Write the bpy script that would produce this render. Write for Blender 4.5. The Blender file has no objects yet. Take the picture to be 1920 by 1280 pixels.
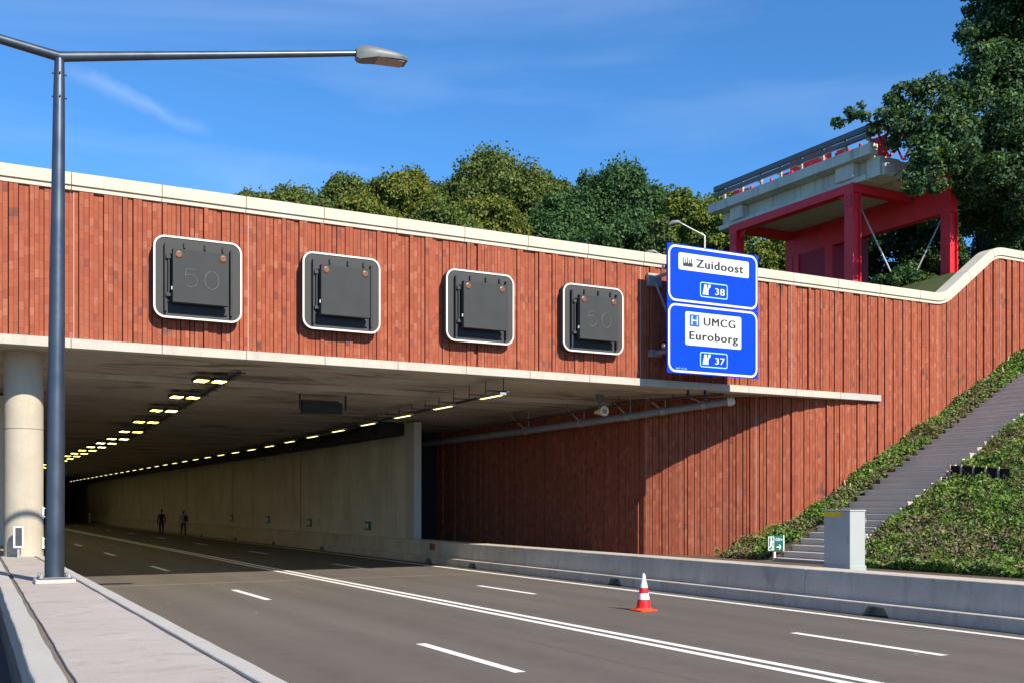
import bpy, bmesh, math, random
import numpy as np
from mathutils import Vector, Matrix
R = math.radians
random.seed(7)

# ---------------------------------------------------------------- camera, sky, sun, exposure
scene = bpy.context.scene
COL = scene.collection
EYE = 2.2
cam = bpy.data.cameras.new('camera')
cam.sensor_width = 36.0
cam.lens = 36.0 * 1980 / 1920
cam.shift_y = 305 / 1920
cam.clip_start = 0.1
cam.clip_end = 3000
camo = bpy.data.objects.new('camera', cam)
COL.objects.link(camo)
HEAD = R(28.54)                                   # +Y is the road's direction, +X its right
camo.location = (0, 0, EYE)
camo.rotation_euler = (R(90), 0, -HEAD)
scene.camera = camo

SUN_EL = R(37.5)
SUN_AZ = R(11.8)                                  # the sun stands behind the camera, a little to the right
sun_dir = Vector((math.sin(SUN_AZ) * math.cos(SUN_EL), -math.cos(SUN_AZ) * math.cos(SUN_EL), math.sin(SUN_EL)))
sun = bpy.data.lights.new('sun', 'SUN')
sun.energy = 4.7
sun.angle = R(0.5)
sun.color = (1.0, 0.90, 0.74)
suno = bpy.data.objects.new('sun', sun)
COL.objects.link(suno)
suno.location = (10, -40, 60)
suno.rotation_euler = sun_dir.to_track_quat('Z', 'Y').to_euler()

world = bpy.data.worlds.new('World')
scene.world = world
world.use_nodes = True
wn = world.node_tree
wn.nodes.clear()
w_out = wn.nodes.new('ShaderNodeOutputWorld')
w_bg = wn.nodes.new('ShaderNodeBackground')
w_sky = wn.nodes.new('ShaderNodeTexSky')
w_sky.sky_type = 'NISHITA'
w_sky.sun_disc = False
w_sky.sun_elevation = SUN_EL
w_sky.sun_rotation = math.pi - SUN_AZ
w_sky.altitude = 900
w_sky.air_density = 1.0
w_sky.dust_density = 0.0
w_sky.ozone_density = 5.0
w_bg.inputs['Strength'].default_value = 0.122
# faint cirrus: stretched noise over the sky direction, plus one old vapour trail
w_co = wn.nodes.new('ShaderNodeTexCoord')
w_map = wn.nodes.new('ShaderNodeMapping')
w_map.inputs['Rotation'].default_value = (0, 0, R(-25))
w_map.inputs['Scale'].default_value = (1.2, 1.2, 9.0)
w_noi = wn.nodes.new('ShaderNodeTexNoise')
w_noi.inputs['Scale'].default_value = 1.8
w_noi.inputs['Detail'].default_value = 5
w_noi.inputs['Distortion'].default_value = 0.5
w_rmp = wn.nodes.new('ShaderNodeMapRange')
w_rmp.inputs[1].default_value = 0.48
w_rmp.inputs[2].default_value = 0.85
w_rmp.inputs[3].default_value = 0.0
w_rmp.inputs[4].default_value = 0.10
w_mix = wn.nodes.new('ShaderNodeMixRGB')
w_mix.inputs['Color2'].default_value = (8.0, 8.2, 8.6, 1)
L = wn.links.new
L(w_co.outputs['Generated'], w_map.inputs['Vector'])
L(w_map.outputs['Vector'], w_noi.inputs['Vector'])
L(w_noi.outputs['Fac'], w_rmp.inputs['Value'])


def sky_dir(px, py):
    a = (px - 960) / 1980
    c, s = math.cos(HEAD), math.sin(HEAD)
    return Vector((a * c + s, -a * s + c, (945 - py) / 1980)).normalized()


d1, d2 = sky_dir(120, 128), sky_dir(380, 245)
t_n = d1.cross(d2).normalized()
t_a = (d2 - d1).normalized()


def wmath(op, a, b=None, c=None):
    n = wn.nodes.new('ShaderNodeMath')
    n.operation = op
    for i, v in enumerate((a, b, c)):
        if v is None:
            continue
        if isinstance(v, (int, float)):
            n.inputs[i].default_value = v
        else:
            L(v, n.inputs[i])
    return n.outputs[0]


def wdot(vec):
    n = wn.nodes.new('ShaderNodeVectorMath')
    n.operation = 'DOT_PRODUCT'
    L(w_co.outputs['Generated'], n.inputs[0])
    n.inputs[1].default_value = vec
    return n.outputs['Value']


w_n2 = wn.nodes.new('ShaderNodeTexNoise')
w_n2.inputs['Scale'].default_value = 26
w_n2.inputs['Detail'].default_value = 4
L(w_co.outputs['Generated'], w_n2.inputs['Vector'])
off = wmath('ADD', wdot(t_n), wmath('MULTIPLY', wmath('SUBTRACT', w_n2.outputs['Fac'], 0.5), 0.022))
across = wmath('SMOOTH_MIN', 1.0, wmath('MAXIMUM', wmath('SUBTRACT', 1.0, wmath('DIVIDE', wmath('ABSOLUTE', off), 0.009)), 0.0), 0.1)
mid = (d1.dot(t_a) + d2.dot(t_a)) / 2
half = (d2.dot(t_a) - d1.dot(t_a)) / 2
along = wmath('MAXIMUM', wmath('SUBTRACT', 1.0, wmath('POWER', wmath('ABSOLUTE', wmath('DIVIDE', wmath('SUBTRACT', wdot(t_a), mid), half * 1.15)), 3.0)), 0.0)
trail = wmath('MULTIPLY', wmath('MULTIPLY', across, along), wmath('MULTIPLY', w_n2.outputs['Fac'], 0.16))
L(wmath('ADD', w_rmp.outputs[0], trail), w_mix.inputs['Fac'])
w_tint = wn.nodes.new('ShaderNodeMixRGB')
w_tint.blend_type = 'MULTIPLY'
w_tint.inputs['Fac'].default_value = 1.0
w_tint.inputs['Color2'].default_value = (0.42, 0.76, 0.96, 1)
L(w_sky.outputs['Color'], w_tint.inputs['Color1'])
L(w_tint.outputs['Color'], w_mix.inputs['Color1'])
L(w_mix.outputs['Color'], w_bg.inputs['Color'])
L(w_bg.outputs['Background'], w_out.inputs['Surface'])

scene.view_settings.view_transform = 'Standard'
scene.view_settings.look = 'None'
scene.view_settings.exposure = 0.8
scene.view_settings.gamma = 1.0
scene.view_settings.use_curve_mapping = False
scene.render.engine = 'CYCLES'
scene.cycles.max_bounces = 12
scene.cycles.diffuse_bounces = 6

# ---------------------------------------------------------------- helpers
LOC = {}


def view_point(px, py, d):
    """a point d metres in front of the camera, read off the photograph"""
    a = (px - 960) / 1980
    c, s = math.cos(HEAD), math.sin(HEAD)
    return Vector((a * c + s, -a * s + c, (945 - py) / 1980)) * d + Vector((0, 0, EYE))


def tag(o, label=None, cat=None, group=None, kind=None):
    if label: o['label'] = label
    if cat: o['category'] = cat
    if group: o['group'] = group
    if kind: o['kind'] = kind
    return o


def thing(name, label, cat, loc=(0, 0, 0), group=None):
    o = bpy.data.objects.new(name, None)
    COL.objects.link(o)
    o.empty_display_size = 0.2
    o.location = loc
    LOC[o] = Vector(loc)
    return tag(o, label, cat, group)


def copy_tree(o, parent=None):
    c = o.copy()
    COL.objects.link(c)
    LOC[c] = LOC[o].copy()
    if parent: c.parent = parent
    for ch in list(o.children):
        copy_tree(ch, c)
    return c


def place_copy(o, loc, label=None, group=None):
    c = copy_tree(o)
    c.location = loc
    LOC[c] = Vector(loc)
    if label: c['label'] = label
    if group: c['group'] = group
    return c


class MB:
    """collects faces in world coordinates, links them as one mesh object"""
    def __init__(s):
        s.v, s.f, s.uv, s.mi = [], [], [], []
        s.m = 0

    def face(s, pts, uv=None):
        i = len(s.v)
        s.v += [tuple(p) for p in pts]
        s.f.append(tuple(range(i, i + len(pts))))
        s.uv.append(uv)
        s.mi.append(s.m)

    def mesh(s, verts, faces):
        i = len(s.v)
        s.v += [tuple(p) for p in verts]
        for f in faces:
            s.f.append(tuple(i + k for k in f))
            s.uv.append(None)
            s.mi.append(s.m)
        return s

    def hexa(s, p):
        return s.mesh(p, [(3, 2, 1, 0), (4, 5, 6, 7), (0, 1, 5, 4), (1, 2, 6, 5), (2, 3, 7, 6), (3, 0, 4, 7)])

    def box(s, x0, x1, y0, y1, z0, z1):
        return s.hexa([(x0, y0, z0), (x1, y0, z0), (x1, y1, z0), (x0, y1, z0), (x0, y0, z1), (x1, y0, z1), (x1, y1, z1), (x0, y1, z1)])

    def prism(s, poly, axis, a, b):
        """extrude a 2-D polygon along an axis; poly in the other two coordinates"""
        def P(q, t):
            return {'x': (t, q[0], q[1]), 'y': (q[0], t, q[1]), 'z': (q[0], q[1], t)}[axis]
        n = len(poly)
        vs = [P(q, a) for q in poly] + [P(q, b) for q in poly]
        fs = [tuple(range(n))[::-1], tuple(range(n, 2 * n))]
        fs += [(i, (i + 1) % n, n + (i + 1) % n, n + i) for i in range(n)]
        return s.mesh(vs, fs)

    def tube(s, pts, rad, n=12, cap=True):
        pts = [Vector(p) for p in pts]
        if isinstance(rad, (int, float)): rad = [rad] * len(pts)
        rings, up = [], None
        for i, p in enumerate(pts):
            t = (pts[min(i + 1, len(pts) - 1)] - pts[max(i - 1, 0)]).normalized()
            if up is None:
                up = Vector((0, 0, 1)) if abs(t.z) < 0.95 else Vector((1, 0, 0))
            a = t.cross(up)
            if a.length < 1e-4: a = t.cross(Vector((0, 1, 0)))
            a.normalize()
            b = a.cross(t).normalized()
            up = b
            rings.append([p + (a * math.cos(k * 2 * math.pi / n) + b * math.sin(k * 2 * math.pi / n)) * rad[i] for k in range(n)])
        vs = [q for r in rings for q in r]
        fs = []
        for i in range(len(rings) - 1):
            for k in range(n):
                fs.append((i * n + k, i * n + (k + 1) % n, (i + 1) * n + (k + 1) % n, (i + 1) * n + k))
        if cap:
            fs.append(tuple(range(n))[::-1])
            fs.append(tuple((len(rings) - 1) * n + k for k in range(n)))
        return s.mesh(vs, fs)

    def lathe(s, prof, c, n=32):
        """profile of (radius, z) turned about the vertical through c"""
        vs, fs = [], []
        for r, z in prof:
            for k in range(n):
                a = k * 2 * math.pi / n
                vs.append((c[0] + r * math.cos(a), c[1] + r * math.sin(a), c[2] + z))
        for i in range(len(prof) - 1):
            for k in range(n):
                fs.append((i * n + k, i * n + (k + 1) % n, (i + 1) * n + (k + 1) % n, (i + 1) * n + k))
        fs.append(tuple(range(n))[::-1])
        fs.append(tuple((len(prof) - 1) * n + k for k in range(n)))
        return s.mesh(vs, fs)

    def build(s, name, mat, parent=None, smooth=False, bevel=0, origin=None):
        o0 = LOC[parent] if parent else Vector(origin or (0, 0, 0))
        me = bpy.data.meshes.new(name)
        me.from_pydata([(p[0] - o0[0], p[1] - o0[1], p[2] - o0[2]) for p in s.v], [], s.f)
        if any(s.uv):
            lay = me.uv_layers.new(name='UVMap')
            for poly, uv in zip(me.polygons, s.uv):
                for k, li in enumerate(poly.loop_indices):
                    lay.data[li].uv = uv[k] if uv else (0, 0)
        mats = mat if isinstance(mat, (list, tuple)) else [mat]
        for m in mats: me.materials.append(m)
        if len(mats) > 1:
            me.polygons.foreach_set('material_index', s.mi)
        bm = bmesh.new()
        bm.from_mesh(me)
        if not any(s.uv):
            bmesh.ops.remove_doubles(bm, verts=bm.verts, dist=1e-5)
            bmesh.ops.recalc_face_normals(bm, faces=bm.faces)
        bm.to_mesh(me)
        bm.free()
        if smooth:
            for p in me.polygons: p.use_smooth = True
            try:
                me.set_sharp_from_angle(angle=R(40))
            except Exception:
                pass
        o = bpy.data.objects.new(name, me)
        COL.objects.link(o)
        if parent:
            o.parent = parent
            LOC[o] = o0.copy()
        else:
            o.location = o0
            LOC[o] = o0.copy()
        if bevel:
            md = o.modifiers.new('bevel', 'BEVEL')
            md.width = bevel
            md.segments = 2
            md.limit_method = 'ANGLE'
            md.angle_limit = R(40)
        return o


def rrect(w, h, r, n=6, cx=0, cz=0):
    out = []
    for (sx, sz, a0) in ((1, 1, 0), (-1, 1, 90), (-1, -1, 180), (1, -1, 270)):
        for k in range(n + 1):
            a = R(a0 + 90 * k / n)
            out.append((cx + sx * (w / 2 - r) + r * math.cos(a), cz + sz * (h / 2 - r) + r * math.sin(a)))
    return out


def ring(mb, w, h, r, t, y0, y1, cx, cz, n=6):
    """a rounded rectangular frame of band width t between y0 (front) and y1"""
    a = rrect(w, h, r, n, cx, cz)
    b = rrect(w - 2 * t, h - 2 * t, max(r - t, 0.005), n, cx, cz)
    N = len(a)
    vs = [(p[0], y0, p[1]) for p in a] + [(p[0], y0, p[1]) for p in b] + [(p[0], y1, p[1]) for p in a] + [(p[0], y1, p[1]) for p in b]
    fs = []
    for i in range(N):
        j = (i + 1) % N
        fs += [(i, j, N + j, N + i), (2 * N + i, 3 * N + i, 3 * N + j, 2 * N + j), (i, 2 * N + i, 2 * N + j, j), (N + i, N + j, 3 * N + j, 3 * N + i)]
    mb.mesh(vs, fs)
    return mb


def text_part(name, body, mat, parent, x, y, z, height, width=None, outline=0.0, depth=0.004, spacing=1.0, bold=0.0):
    """lettering facing -Y: left edge x, baseline z, cap height, total width"""
    cu = bpy.data.curves.new(name, 'FONT')
    cu.body = body
    cu.size = 1.0
    cu.space_character = spacing
    cu.offset = outline
    cu.extrude = depth
    tmp = bpy.data.objects.new(name, cu)
    COL.objects.link(tmp)
    bpy.context.view_layer.update()
    dg = bpy.context.evaluated_depsgraph_get()
    me = bpy.data.meshes.new_from_object(tmp.evaluated_get(dg))
    bpy.data.objects.remove(tmp)
    n = len(me.vertices)
    co = np.zeros(n * 3)
    me.vertices.foreach_get('co', co)
    co = co.reshape(-1, 3)
    cap = 0.729
    sz = height / cap
    x0, x1 = co[:, 0].min(), co[:, 0].max()
    sx = (width / (x1 - x0)) if width else sz
    o0 = LOC[parent]
    out = np.zeros_like(co)
    out[:, 0] = x + (co[:, 0] - x0) * sx - o0[0]
    out[:, 1] = y - co[:, 2] - o0[1]
    out[:, 2] = z + co[:, 1] * sz - o0[2]
    me.vertices.foreach_set('co', out.ravel())
    me.materials.clear()
    me.materials.append(mat)
    me.update()
    if bold:
        bm = bmesh.new()
        bm.from_mesh(me)
        src = bm.verts[:] + bm.edges[:] + bm.faces[:]
        for q in (1, -1):
            d = bmesh.ops.duplicate(bm, geom=src)
            vv = [g for g in d['geom'] if isinstance(g, bmesh.types.BMVert)]
            bmesh.ops.translate(bm, verts=vv, vec=(bold * q, 0.0012 * q, 0))
        bm.to_mesh(me)
        bm.free()
    me.name = name
    o = bpy.data.objects.new(name, me)
    COL.objects.link(o)
    o.parent = parent
    LOC[o] = o0.copy()
    return o


# ---------------------------------------------------------------- materials
class NT:
    def __init__(s, name):
        s.m = bpy.data.materials.new(name)
        s.m.use_nodes = True
        s.t = s.m.node_tree
        s.b = s.t.nodes['Principled BSDF']
        s.b.inputs['Specular IOR Level'].default_value = 0.3
        s.co = s.t.nodes.new('ShaderNodeTexCoord')

    def L(s, a, b): s.t.links.new(a, b)

    def n(s, typ): return s.t.nodes.new(typ)

    def val(s, sock, v):
        if isinstance(v, (int, float)): sock.default_value = v
        elif isinstance(v, (tuple, list)): sock.default_value = tuple(v) + ((1,) if len(v) == 3 and len(sock.default_value) == 4 else ())
        else: s.L(v, sock)

    def math(s, op, a, b=0.0, c=None, clamp=False):
        n = s.n('ShaderNodeMath')
        n.operation = op
        n.use_clamp = clamp
        s.val(n.inputs[0], a)
        s.val(n.inputs[1], b)
        if c is not None: s.val(n.inputs[2], c)
        return n.outputs[0]

    def mapped(s, scale=(1, 1, 1), rot=(0, 0, 0), src='Object'):
        n = s.n('ShaderNodeMapping')
        n.inputs['Scale'].default_value = scale
        n.inputs['Rotation'].default_value = rot
        s.L(s.co.outputs[src], n.inputs['Vector'])
        return n.outputs[0]

    def noise(s, scale, detail=4, vec=None, rough=0.55, dist=0.0):
        n = s.n('ShaderNodeTexNoise')
        n.inputs['Scale'].default_value = scale
        n.inputs['Detail'].default_value = detail
        n.inputs['Roughness'].default_value = rough
        n.inputs['Distortion'].default_value = dist
        s.L(vec if vec is not None else s.co.outputs['Object'], n.inputs['Vector'])
        return n.outputs['Fac']

    def ramp(s, fac, stops, interp='LINEAR'):
        n = s.n('ShaderNodeValToRGB')
        n.color_ramp.interpolation = interp
        e = n.color_ramp.elements
        while len(e) < len(stops): e.new(0.5)
        for el, (p, c) in zip(e, stops):
            el.position = p
            el.color = tuple(c) + (1,) if len(c) == 3 else c
        s.L(fac, n.inputs['Fac'])
        return n.outputs['Color']

    def rng(s, v, a, b, c=0.0, d=1.0):
        n = s.n('ShaderNodeMapRange')
        s.val(n.inputs[0], v)
        for i, q in enumerate((a, b, c, d)): n.inputs[i + 1].default_value = q
        return n.outputs[0]

    def mix(s, fac, a, b, blend='MIX'):
        n = s.n('ShaderNodeMixRGB')
        n.blend_type = blend
        s.val(n.inputs[0], fac)
        s.val(n.inputs[1], a)
        s.val(n.inputs[2], b)
        return n.outputs[0]

    def white(s, vec):
        n = s.n('ShaderNodeTexWhiteNoise')
        n.noise_dimensions = '3D'
        s.L(vec, n.inputs['Vector'])
        return n.outputs['Value'], n.outputs['Color']

    def bump(s, h, strength=0.3, dist=0.02):
        n = s.n('ShaderNodeBump')
        n.inputs['Strength'].default_value = strength
        n.inputs['Distance'].default_value = dist
        s.L(h, n.inputs['Height'])
        s.L(n.outputs[0], s.b.inputs['Normal'])

    def done(s, color=None, rough=None, metal=None):
        if color is not None: s.val(s.b.inputs['Base Color'], color)
        if rough is not None: s.val(s.b.inputs['Roughness'], rough)
        if metal is not None: s.val(s.b.inputs['Metallic'], metal)
        return s.m


def c3(c, k): return tuple(min(1, v * k) for v in c)


def mat_concrete(name, col, var=0.25, stain=0.35, scale=1.0, bump=0.25, dirt=(0.10, 0.085, 0.07), rough=0.85, blotch=0.0):
    t = NT(name)
    n1 = t.noise(0.9 * scale, 6)
    n2 = t.noise(14 * scale, 5)
    n3 = t.noise(1.0 * scale, 5, t.mapped((5, 5, 0.35)))
    base = t.ramp(n1, [(0.25, c3(col, 1 - var)), (0.75, c3(col, 1 + var * 0.6))])
    base = t.mix(t.rng(n2, 0.35, 0.7, 0, 0.25), base, c3(col, 0.7))
    base = t.mix(t.rng(n3, 0.55, 0.8, 0, stain), base, dirt)
    if blotch:
        n4 = t.noise(0.45 * scale, 6, t.mapped((1, 3.2, 1)), 0.65, 1.2)
        base = t.mix(t.rng(n4, 0.5, 0.66, 0, blotch), base, dirt)
    t.bump(t.mix(0.6, n2, t.noise(60 * scale, 3)), bump, 0.01)
    return t.done(base, rough)


def mat_plain(name, col, rough=0.5, metal=0.0, var=0.12, scale=6, bump=0.0, coat=0.0, spec=0.4):
    t = NT(name)
    n1 = t.noise(scale, 4)
    n2 = t.noise(scale * 9, 3)
    c = t.ramp(n1, [(0.3, c3(col, 1 - var)), (0.7, c3(col, 1 + var))])
    c = t.mix(t.rng(n2, 0.55, 0.8, 0, var), c, c3(col, 0.6))
    t.b.inputs['Specular IOR Level'].default_value = spec
    if coat: t.b.inputs['Coat Weight'].default_value = coat
    if bump: t.bump(n2, bump, 0.005)
    r = t.rng(n1, 0.3, 0.7, max(0.02, rough - 0.08), min(1, rough + 0.08))
    return t.done(c, r, metal)


def mat_emit(name, col, strength):
    t = NT(name)
    t.b.inputs['Emission Color'].default_value = tuple(col) + (1,)
    t.b.inputs['Emission Strength'].default_value = strength
    n = t.noise(9, 2)
    return t.done(t.mix(n, c3(col, 0.8), col), 0.4)


def mat_brick():
    t = NT('red_brick')
    sep = t.n('ShaderNodeSeparateXYZ')
    t.L(t.co.outputs['UV'], sep.inputs[0])
    u, v = sep.outputs[0], sep.outputs[1]
    cell = t.math('FLOOR', v)
    fr = t.math('FRACT', v)
    cmb = t.n('ShaderNodeCombineXYZ')
    t.L(u, cmb.inputs[0])
    t.L(cell, cmb.inputs[1])
    w, wc = t.white(cmb.outputs[0])
    cmb2 = t.n('ShaderNodeCombineXYZ')
    t.L(u, cmb2.inputs[0])
    cmb2.inputs[1].default_value = 31.7
    ws, _ = t.white(cmb2.outputs[0])
    col = t.ramp(w, [(0.0, (0.250, 0.068, 0.040)), (0.2, (0.290, 0.080, 0.044)), (0.5, (0.320, 0.092, 0.049)), (0.8, (0.345, 0.106, 0.059)), (0.92, (0.39, 0.150, 0.092)), (0.96, (0.28, 0.07, 0.046)), (1.0, (0.16, 0.058, 0.048))])
    col = t.mix(t.rng(ws, 0, 1, 0.0, 0.3), col, (0.285, 0.072, 0.038))
    # soot-dark bricks come in loose patches
    patch = t.noise(0.55, 3)
    dark = t.math('MULTIPLY', t.rng(w, 0.86, 0.9), t.rng(patch, 0.54, 0.62))
    col = t.mix(t.math('MULTIPLY', dark, 0.9), col, (0.075, 0.055, 0.055))
    fine = t.noise(38, 5)
    col = t.mix(t.rng(fine, 0.45, 0.75, 0, 0.4), col, (0.20, 0.052, 0.032))
    wide = t.noise(0.16, 4, t.mapped((1, 1, 0.6)))
    col = t.mix(t.rng(wide, 0.35, 0.7, 0.0, 0.28), col, (0.24, 0.058, 0.034))
    run_ = t.noise(1.0, 6, t.mapped((4.5, 4.5, 0.16)))
    col = t.mix(t.rng(run_, 0.54, 0.76, 0, 0.5), col, (0.17, 0.058, 0.042))
    bloom = t.noise(2.2, 6, t.mapped((3, 3, 0.5)))
    col = t.mix(t.rng(bloom, 0.60, 0.82, 0, 0.35), col, (0.52, 0.32, 0.24))
    joint = t.math('LESS_THAN', t.math('MINIMUM', fr, t.math('SUBTRACT', 1.0, fr)), 0.028)
    mcol = t.mix(t.noise(3, 4), (0.085, 0.042, 0.034), (0.26, 0.15, 0.115))
    back = t.math('LESS_THAN', u, 0.0)
    pale = t.math('LESS_THAN', u, -5.0)
    col = t.mix(t.math('MULTIPLY', joint, 0.75), col, mcol)
    col = t.mix(back, col, t.mix(t.noise(1.5, 4), (0.050, 0.022, 0.017), (0.13, 0.055, 0.038)))
    col = t.mix(pale, col, (0.55, 0.40, 0.33))
    h = t.math('SUBTRACT', t.math('MULTIPLY', fine, 0.35), joint)
    t.bump(h, 0.5, 0.012)
    t.b.inputs['Specular IOR Level'].default_value = 0.15
    return t.done(col, 0.9)


def mat_asphalt():
    t = NT('asphalt')
    n1 = t.noise(0.35, 6, t.mapped((1.0, 0.22, 1)))
    n2 = t.noise(90, 3)
    n3 = t.noise(2.3, 6)
    col = t.ramp(n1, [(0.3, (0.098, 0.084, 0.072)), (0.7, (0.128, 0.111, 0.096))])
    col = t.mix(t.rng(n3, 0.5, 0.72, 0, 0.35), col, (0.092, 0.082, 0.072))
    streak = t.noise(1.3, 5, t.mapped((2.2, 0.09, 1)))
    col = t.mix(t.rng(streak, 0.55, 0.75, 0, 0.4), col, (0.085, 0.077, 0.068))
    col = t.mix(t.rng(n2, 0.56, 0.72, 0, 0.55), col, (0.20, 0.185, 0.165))
    col = t.mix(t.rng(n2, 0.28, 0.42, 0.55, 0), col, (0.05, 0.045, 0.04))
    sx_ = t.n('ShaderNodeSeparateXYZ')
    t.L(t.co.outputs['Object'], sx_.inputs[0])
    wob = t.math('MULTIPLY', t.math('SUBTRACT', t.noise(0.8, 3), 0.5), 0.10)
    xx = t.math('ADD', sx_.outputs[0], wob)
    # two wheel tracks a lane, polished a little darker; lanes are 3.1 m wide
    ph = t.math('FRACT', t.math('DIVIDE', t.math('SUBTRACT', xx, 3.75), 1.53))
    trk = t.rng(t.math('ABSOLUTE', t.math('SUBTRACT', ph, 0.5)), 0.10, 0.32, 1, 0)
    col = t.mix(t.math('MULTIPLY', trk, t.rng(n3, 0.35, 0.65, 0.18, 0.48)), col, (0.078, 0.070, 0.062))
    seam = None
    for q in (8.35, 11.45, 14.62):
        d = t.math('LESS_THAN', t.math('ABSOLUTE', t.math('SUBTRACT', xx, q)), 0.012)
        seam = d if seam is None else t.math('MAXIMUM', seam, d)
    col = t.mix(t.math('MULTIPLY', seam, 0.6), col, (0.04, 0.036, 0.032))
    oil = t.noise(1.1, 3)
    col = t.mix(t.rng(oil, 0.70, 0.76, 0, 0.5), col, (0.05, 0.046, 0.042))
    # white crumbs of spilled paint and chippings
    vor = t.n('ShaderNodeTexVoronoi')
    vor.inputs['Scale'].default_value = 1.1
    t.L(t.co.outputs['Object'], vor.inputs['Vector'])
    crumb = t.math('MULTIPLY', t.math('LESS_THAN', vor.outputs['Distance'], 0.035), t.math('GREATER_THAN', t.noise(0.6, 2), 0.56))
    col = t.mix(crumb, col, (0.42, 0.41, 0.38))
    t.bump(n2, 0.35, 0.006)
    return t.done(col, 0.88)


def mat_paint(name, col=(0.78, 0.77, 0.74)):
    t = NT(name)
    n = t.noise(28, 5)
    n2 = t.noise(2.0, 4)
    c = t.mix(t.rng(n2, 0.4, 0.8, 0, 0.25), col, c3(col, 0.72))
    c = t.mix(t.rng(n, 0.54, 0.68, 0, 0.9), c, (0.20, 0.185, 0.165))
    n3 = t.noise(5.0, 5)
    c = t.mix(t.rng(n3, 0.60, 0.72, 0, 0.5), c, (0.30, 0.28, 0.25))
    return t.done(c, 0.7)


def mat_leaf(name, stops, trans=0.3, rough=0.5, patch=None, patch_scale=0.35):
    t = NT(name)
    sep = t.n('ShaderNodeSeparateXYZ')
    t.L(t.co.outputs['UV'], sep.inputs[0])
    col = t.ramp(sep.outputs[0], stops)
    if patch:
        n = t.noise(patch_scale, 4)
        col = t.mix(t.math('MULTIPLY', t.rng(n, 0.47, 0.58), t.rng(sep.outputs[1], 0.22, 0.45)), col, patch)
    t.b.inputs['Specular IOR Level'].default_value = 0.18
    t.val(t.b.inputs['Base Color'], col)
    t.b.inputs['Roughness'].default_value = rough
    tr = t.n('ShaderNodeBsdfTranslucent')
    t.L(t.mix(1.0, col, (1.0, 1.15, 0.5), 'MULTIPLY'), tr.inputs['Color'])
    mx = t.n('ShaderNodeMixShader')
    mx.inputs[0].default_value = trans
    out = t.t.nodes['Material Output']
    t.L(t.b.outputs[0], mx.inputs[1])
    t.L(tr.outputs[0], mx.inputs[2])
    t.L(mx.outputs[0], out.inputs['Surface'])
    return t.m


def mat_broomed():
    t = NT('broomed_concrete')
    n1 = t.noise(0.8, 6)
    broom = t.noise(2.0, 6, t.mapped((1.6, 22, 1)), 0.6, 0.6)
    grit = t.noise(55, 4)
    worn = t.noise(1.5, 8, t.mapped((1.0, 1.8, 1)), 0.72, 0.8)
    col = t.ramp(n1, [(0.3, (0.36, 0.325, 0.30)), (0.7, (0.43, 0.395, 0.37))])
    col = t.mix(t.rng(broom, 0.42, 0.68, 0, 0.45), col, (0.29, 0.255, 0.235))
    col = t.mix(t.rng(worn, 0.54, 0.60, 0, 0.5), col, (0.27, 0.235, 0.21))
    col = t.mix(t.rng(worn, 0.30, 0.40, 0.45, 0), col, (0.52, 0.50, 0.475))
    col = t.mix(t.rng(grit, 0.55, 0.72, 0, 0.5), col, (0.20, 0.18, 0.165))
    col = t.mix(t.rng(grit, 0.28, 0.40, 0.4, 0), col, (0.55, 0.53, 0.5))
    t.bump(t.math('ADD', t.math('MULTIPLY', broom, 0.8), t.math('MULTIPLY', grit, 0.5)), 0.7, 0.012)
    return t.done(col, 0.9)


def mat_red():
    t = NT('weathered_red_paint')
    n1 = t.noise(0.9, 5)
    col = t.ramp(n1, [(0.3, (0.60, 0.016, 0.026)), (0.7, (0.78, 0.028, 0.044))])
    runs = t.noise(1.0, 6, t.mapped((5, 5, 0.4)))
    col = t.mix(t.rng(runs, 0.58, 0.76, 0, 0.45), col, (0.26, 0.018, 0.022))
    fade = t.noise(3.2, 6)
    col = t.mix(t.rng(fade, 0.60, 0.72, 0, 0.35), col, (0.74, 0.10, 0.11))
    return t.done(col, t.rng(n1, 0.3, 0.7, 0.4, 0.6))


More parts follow.
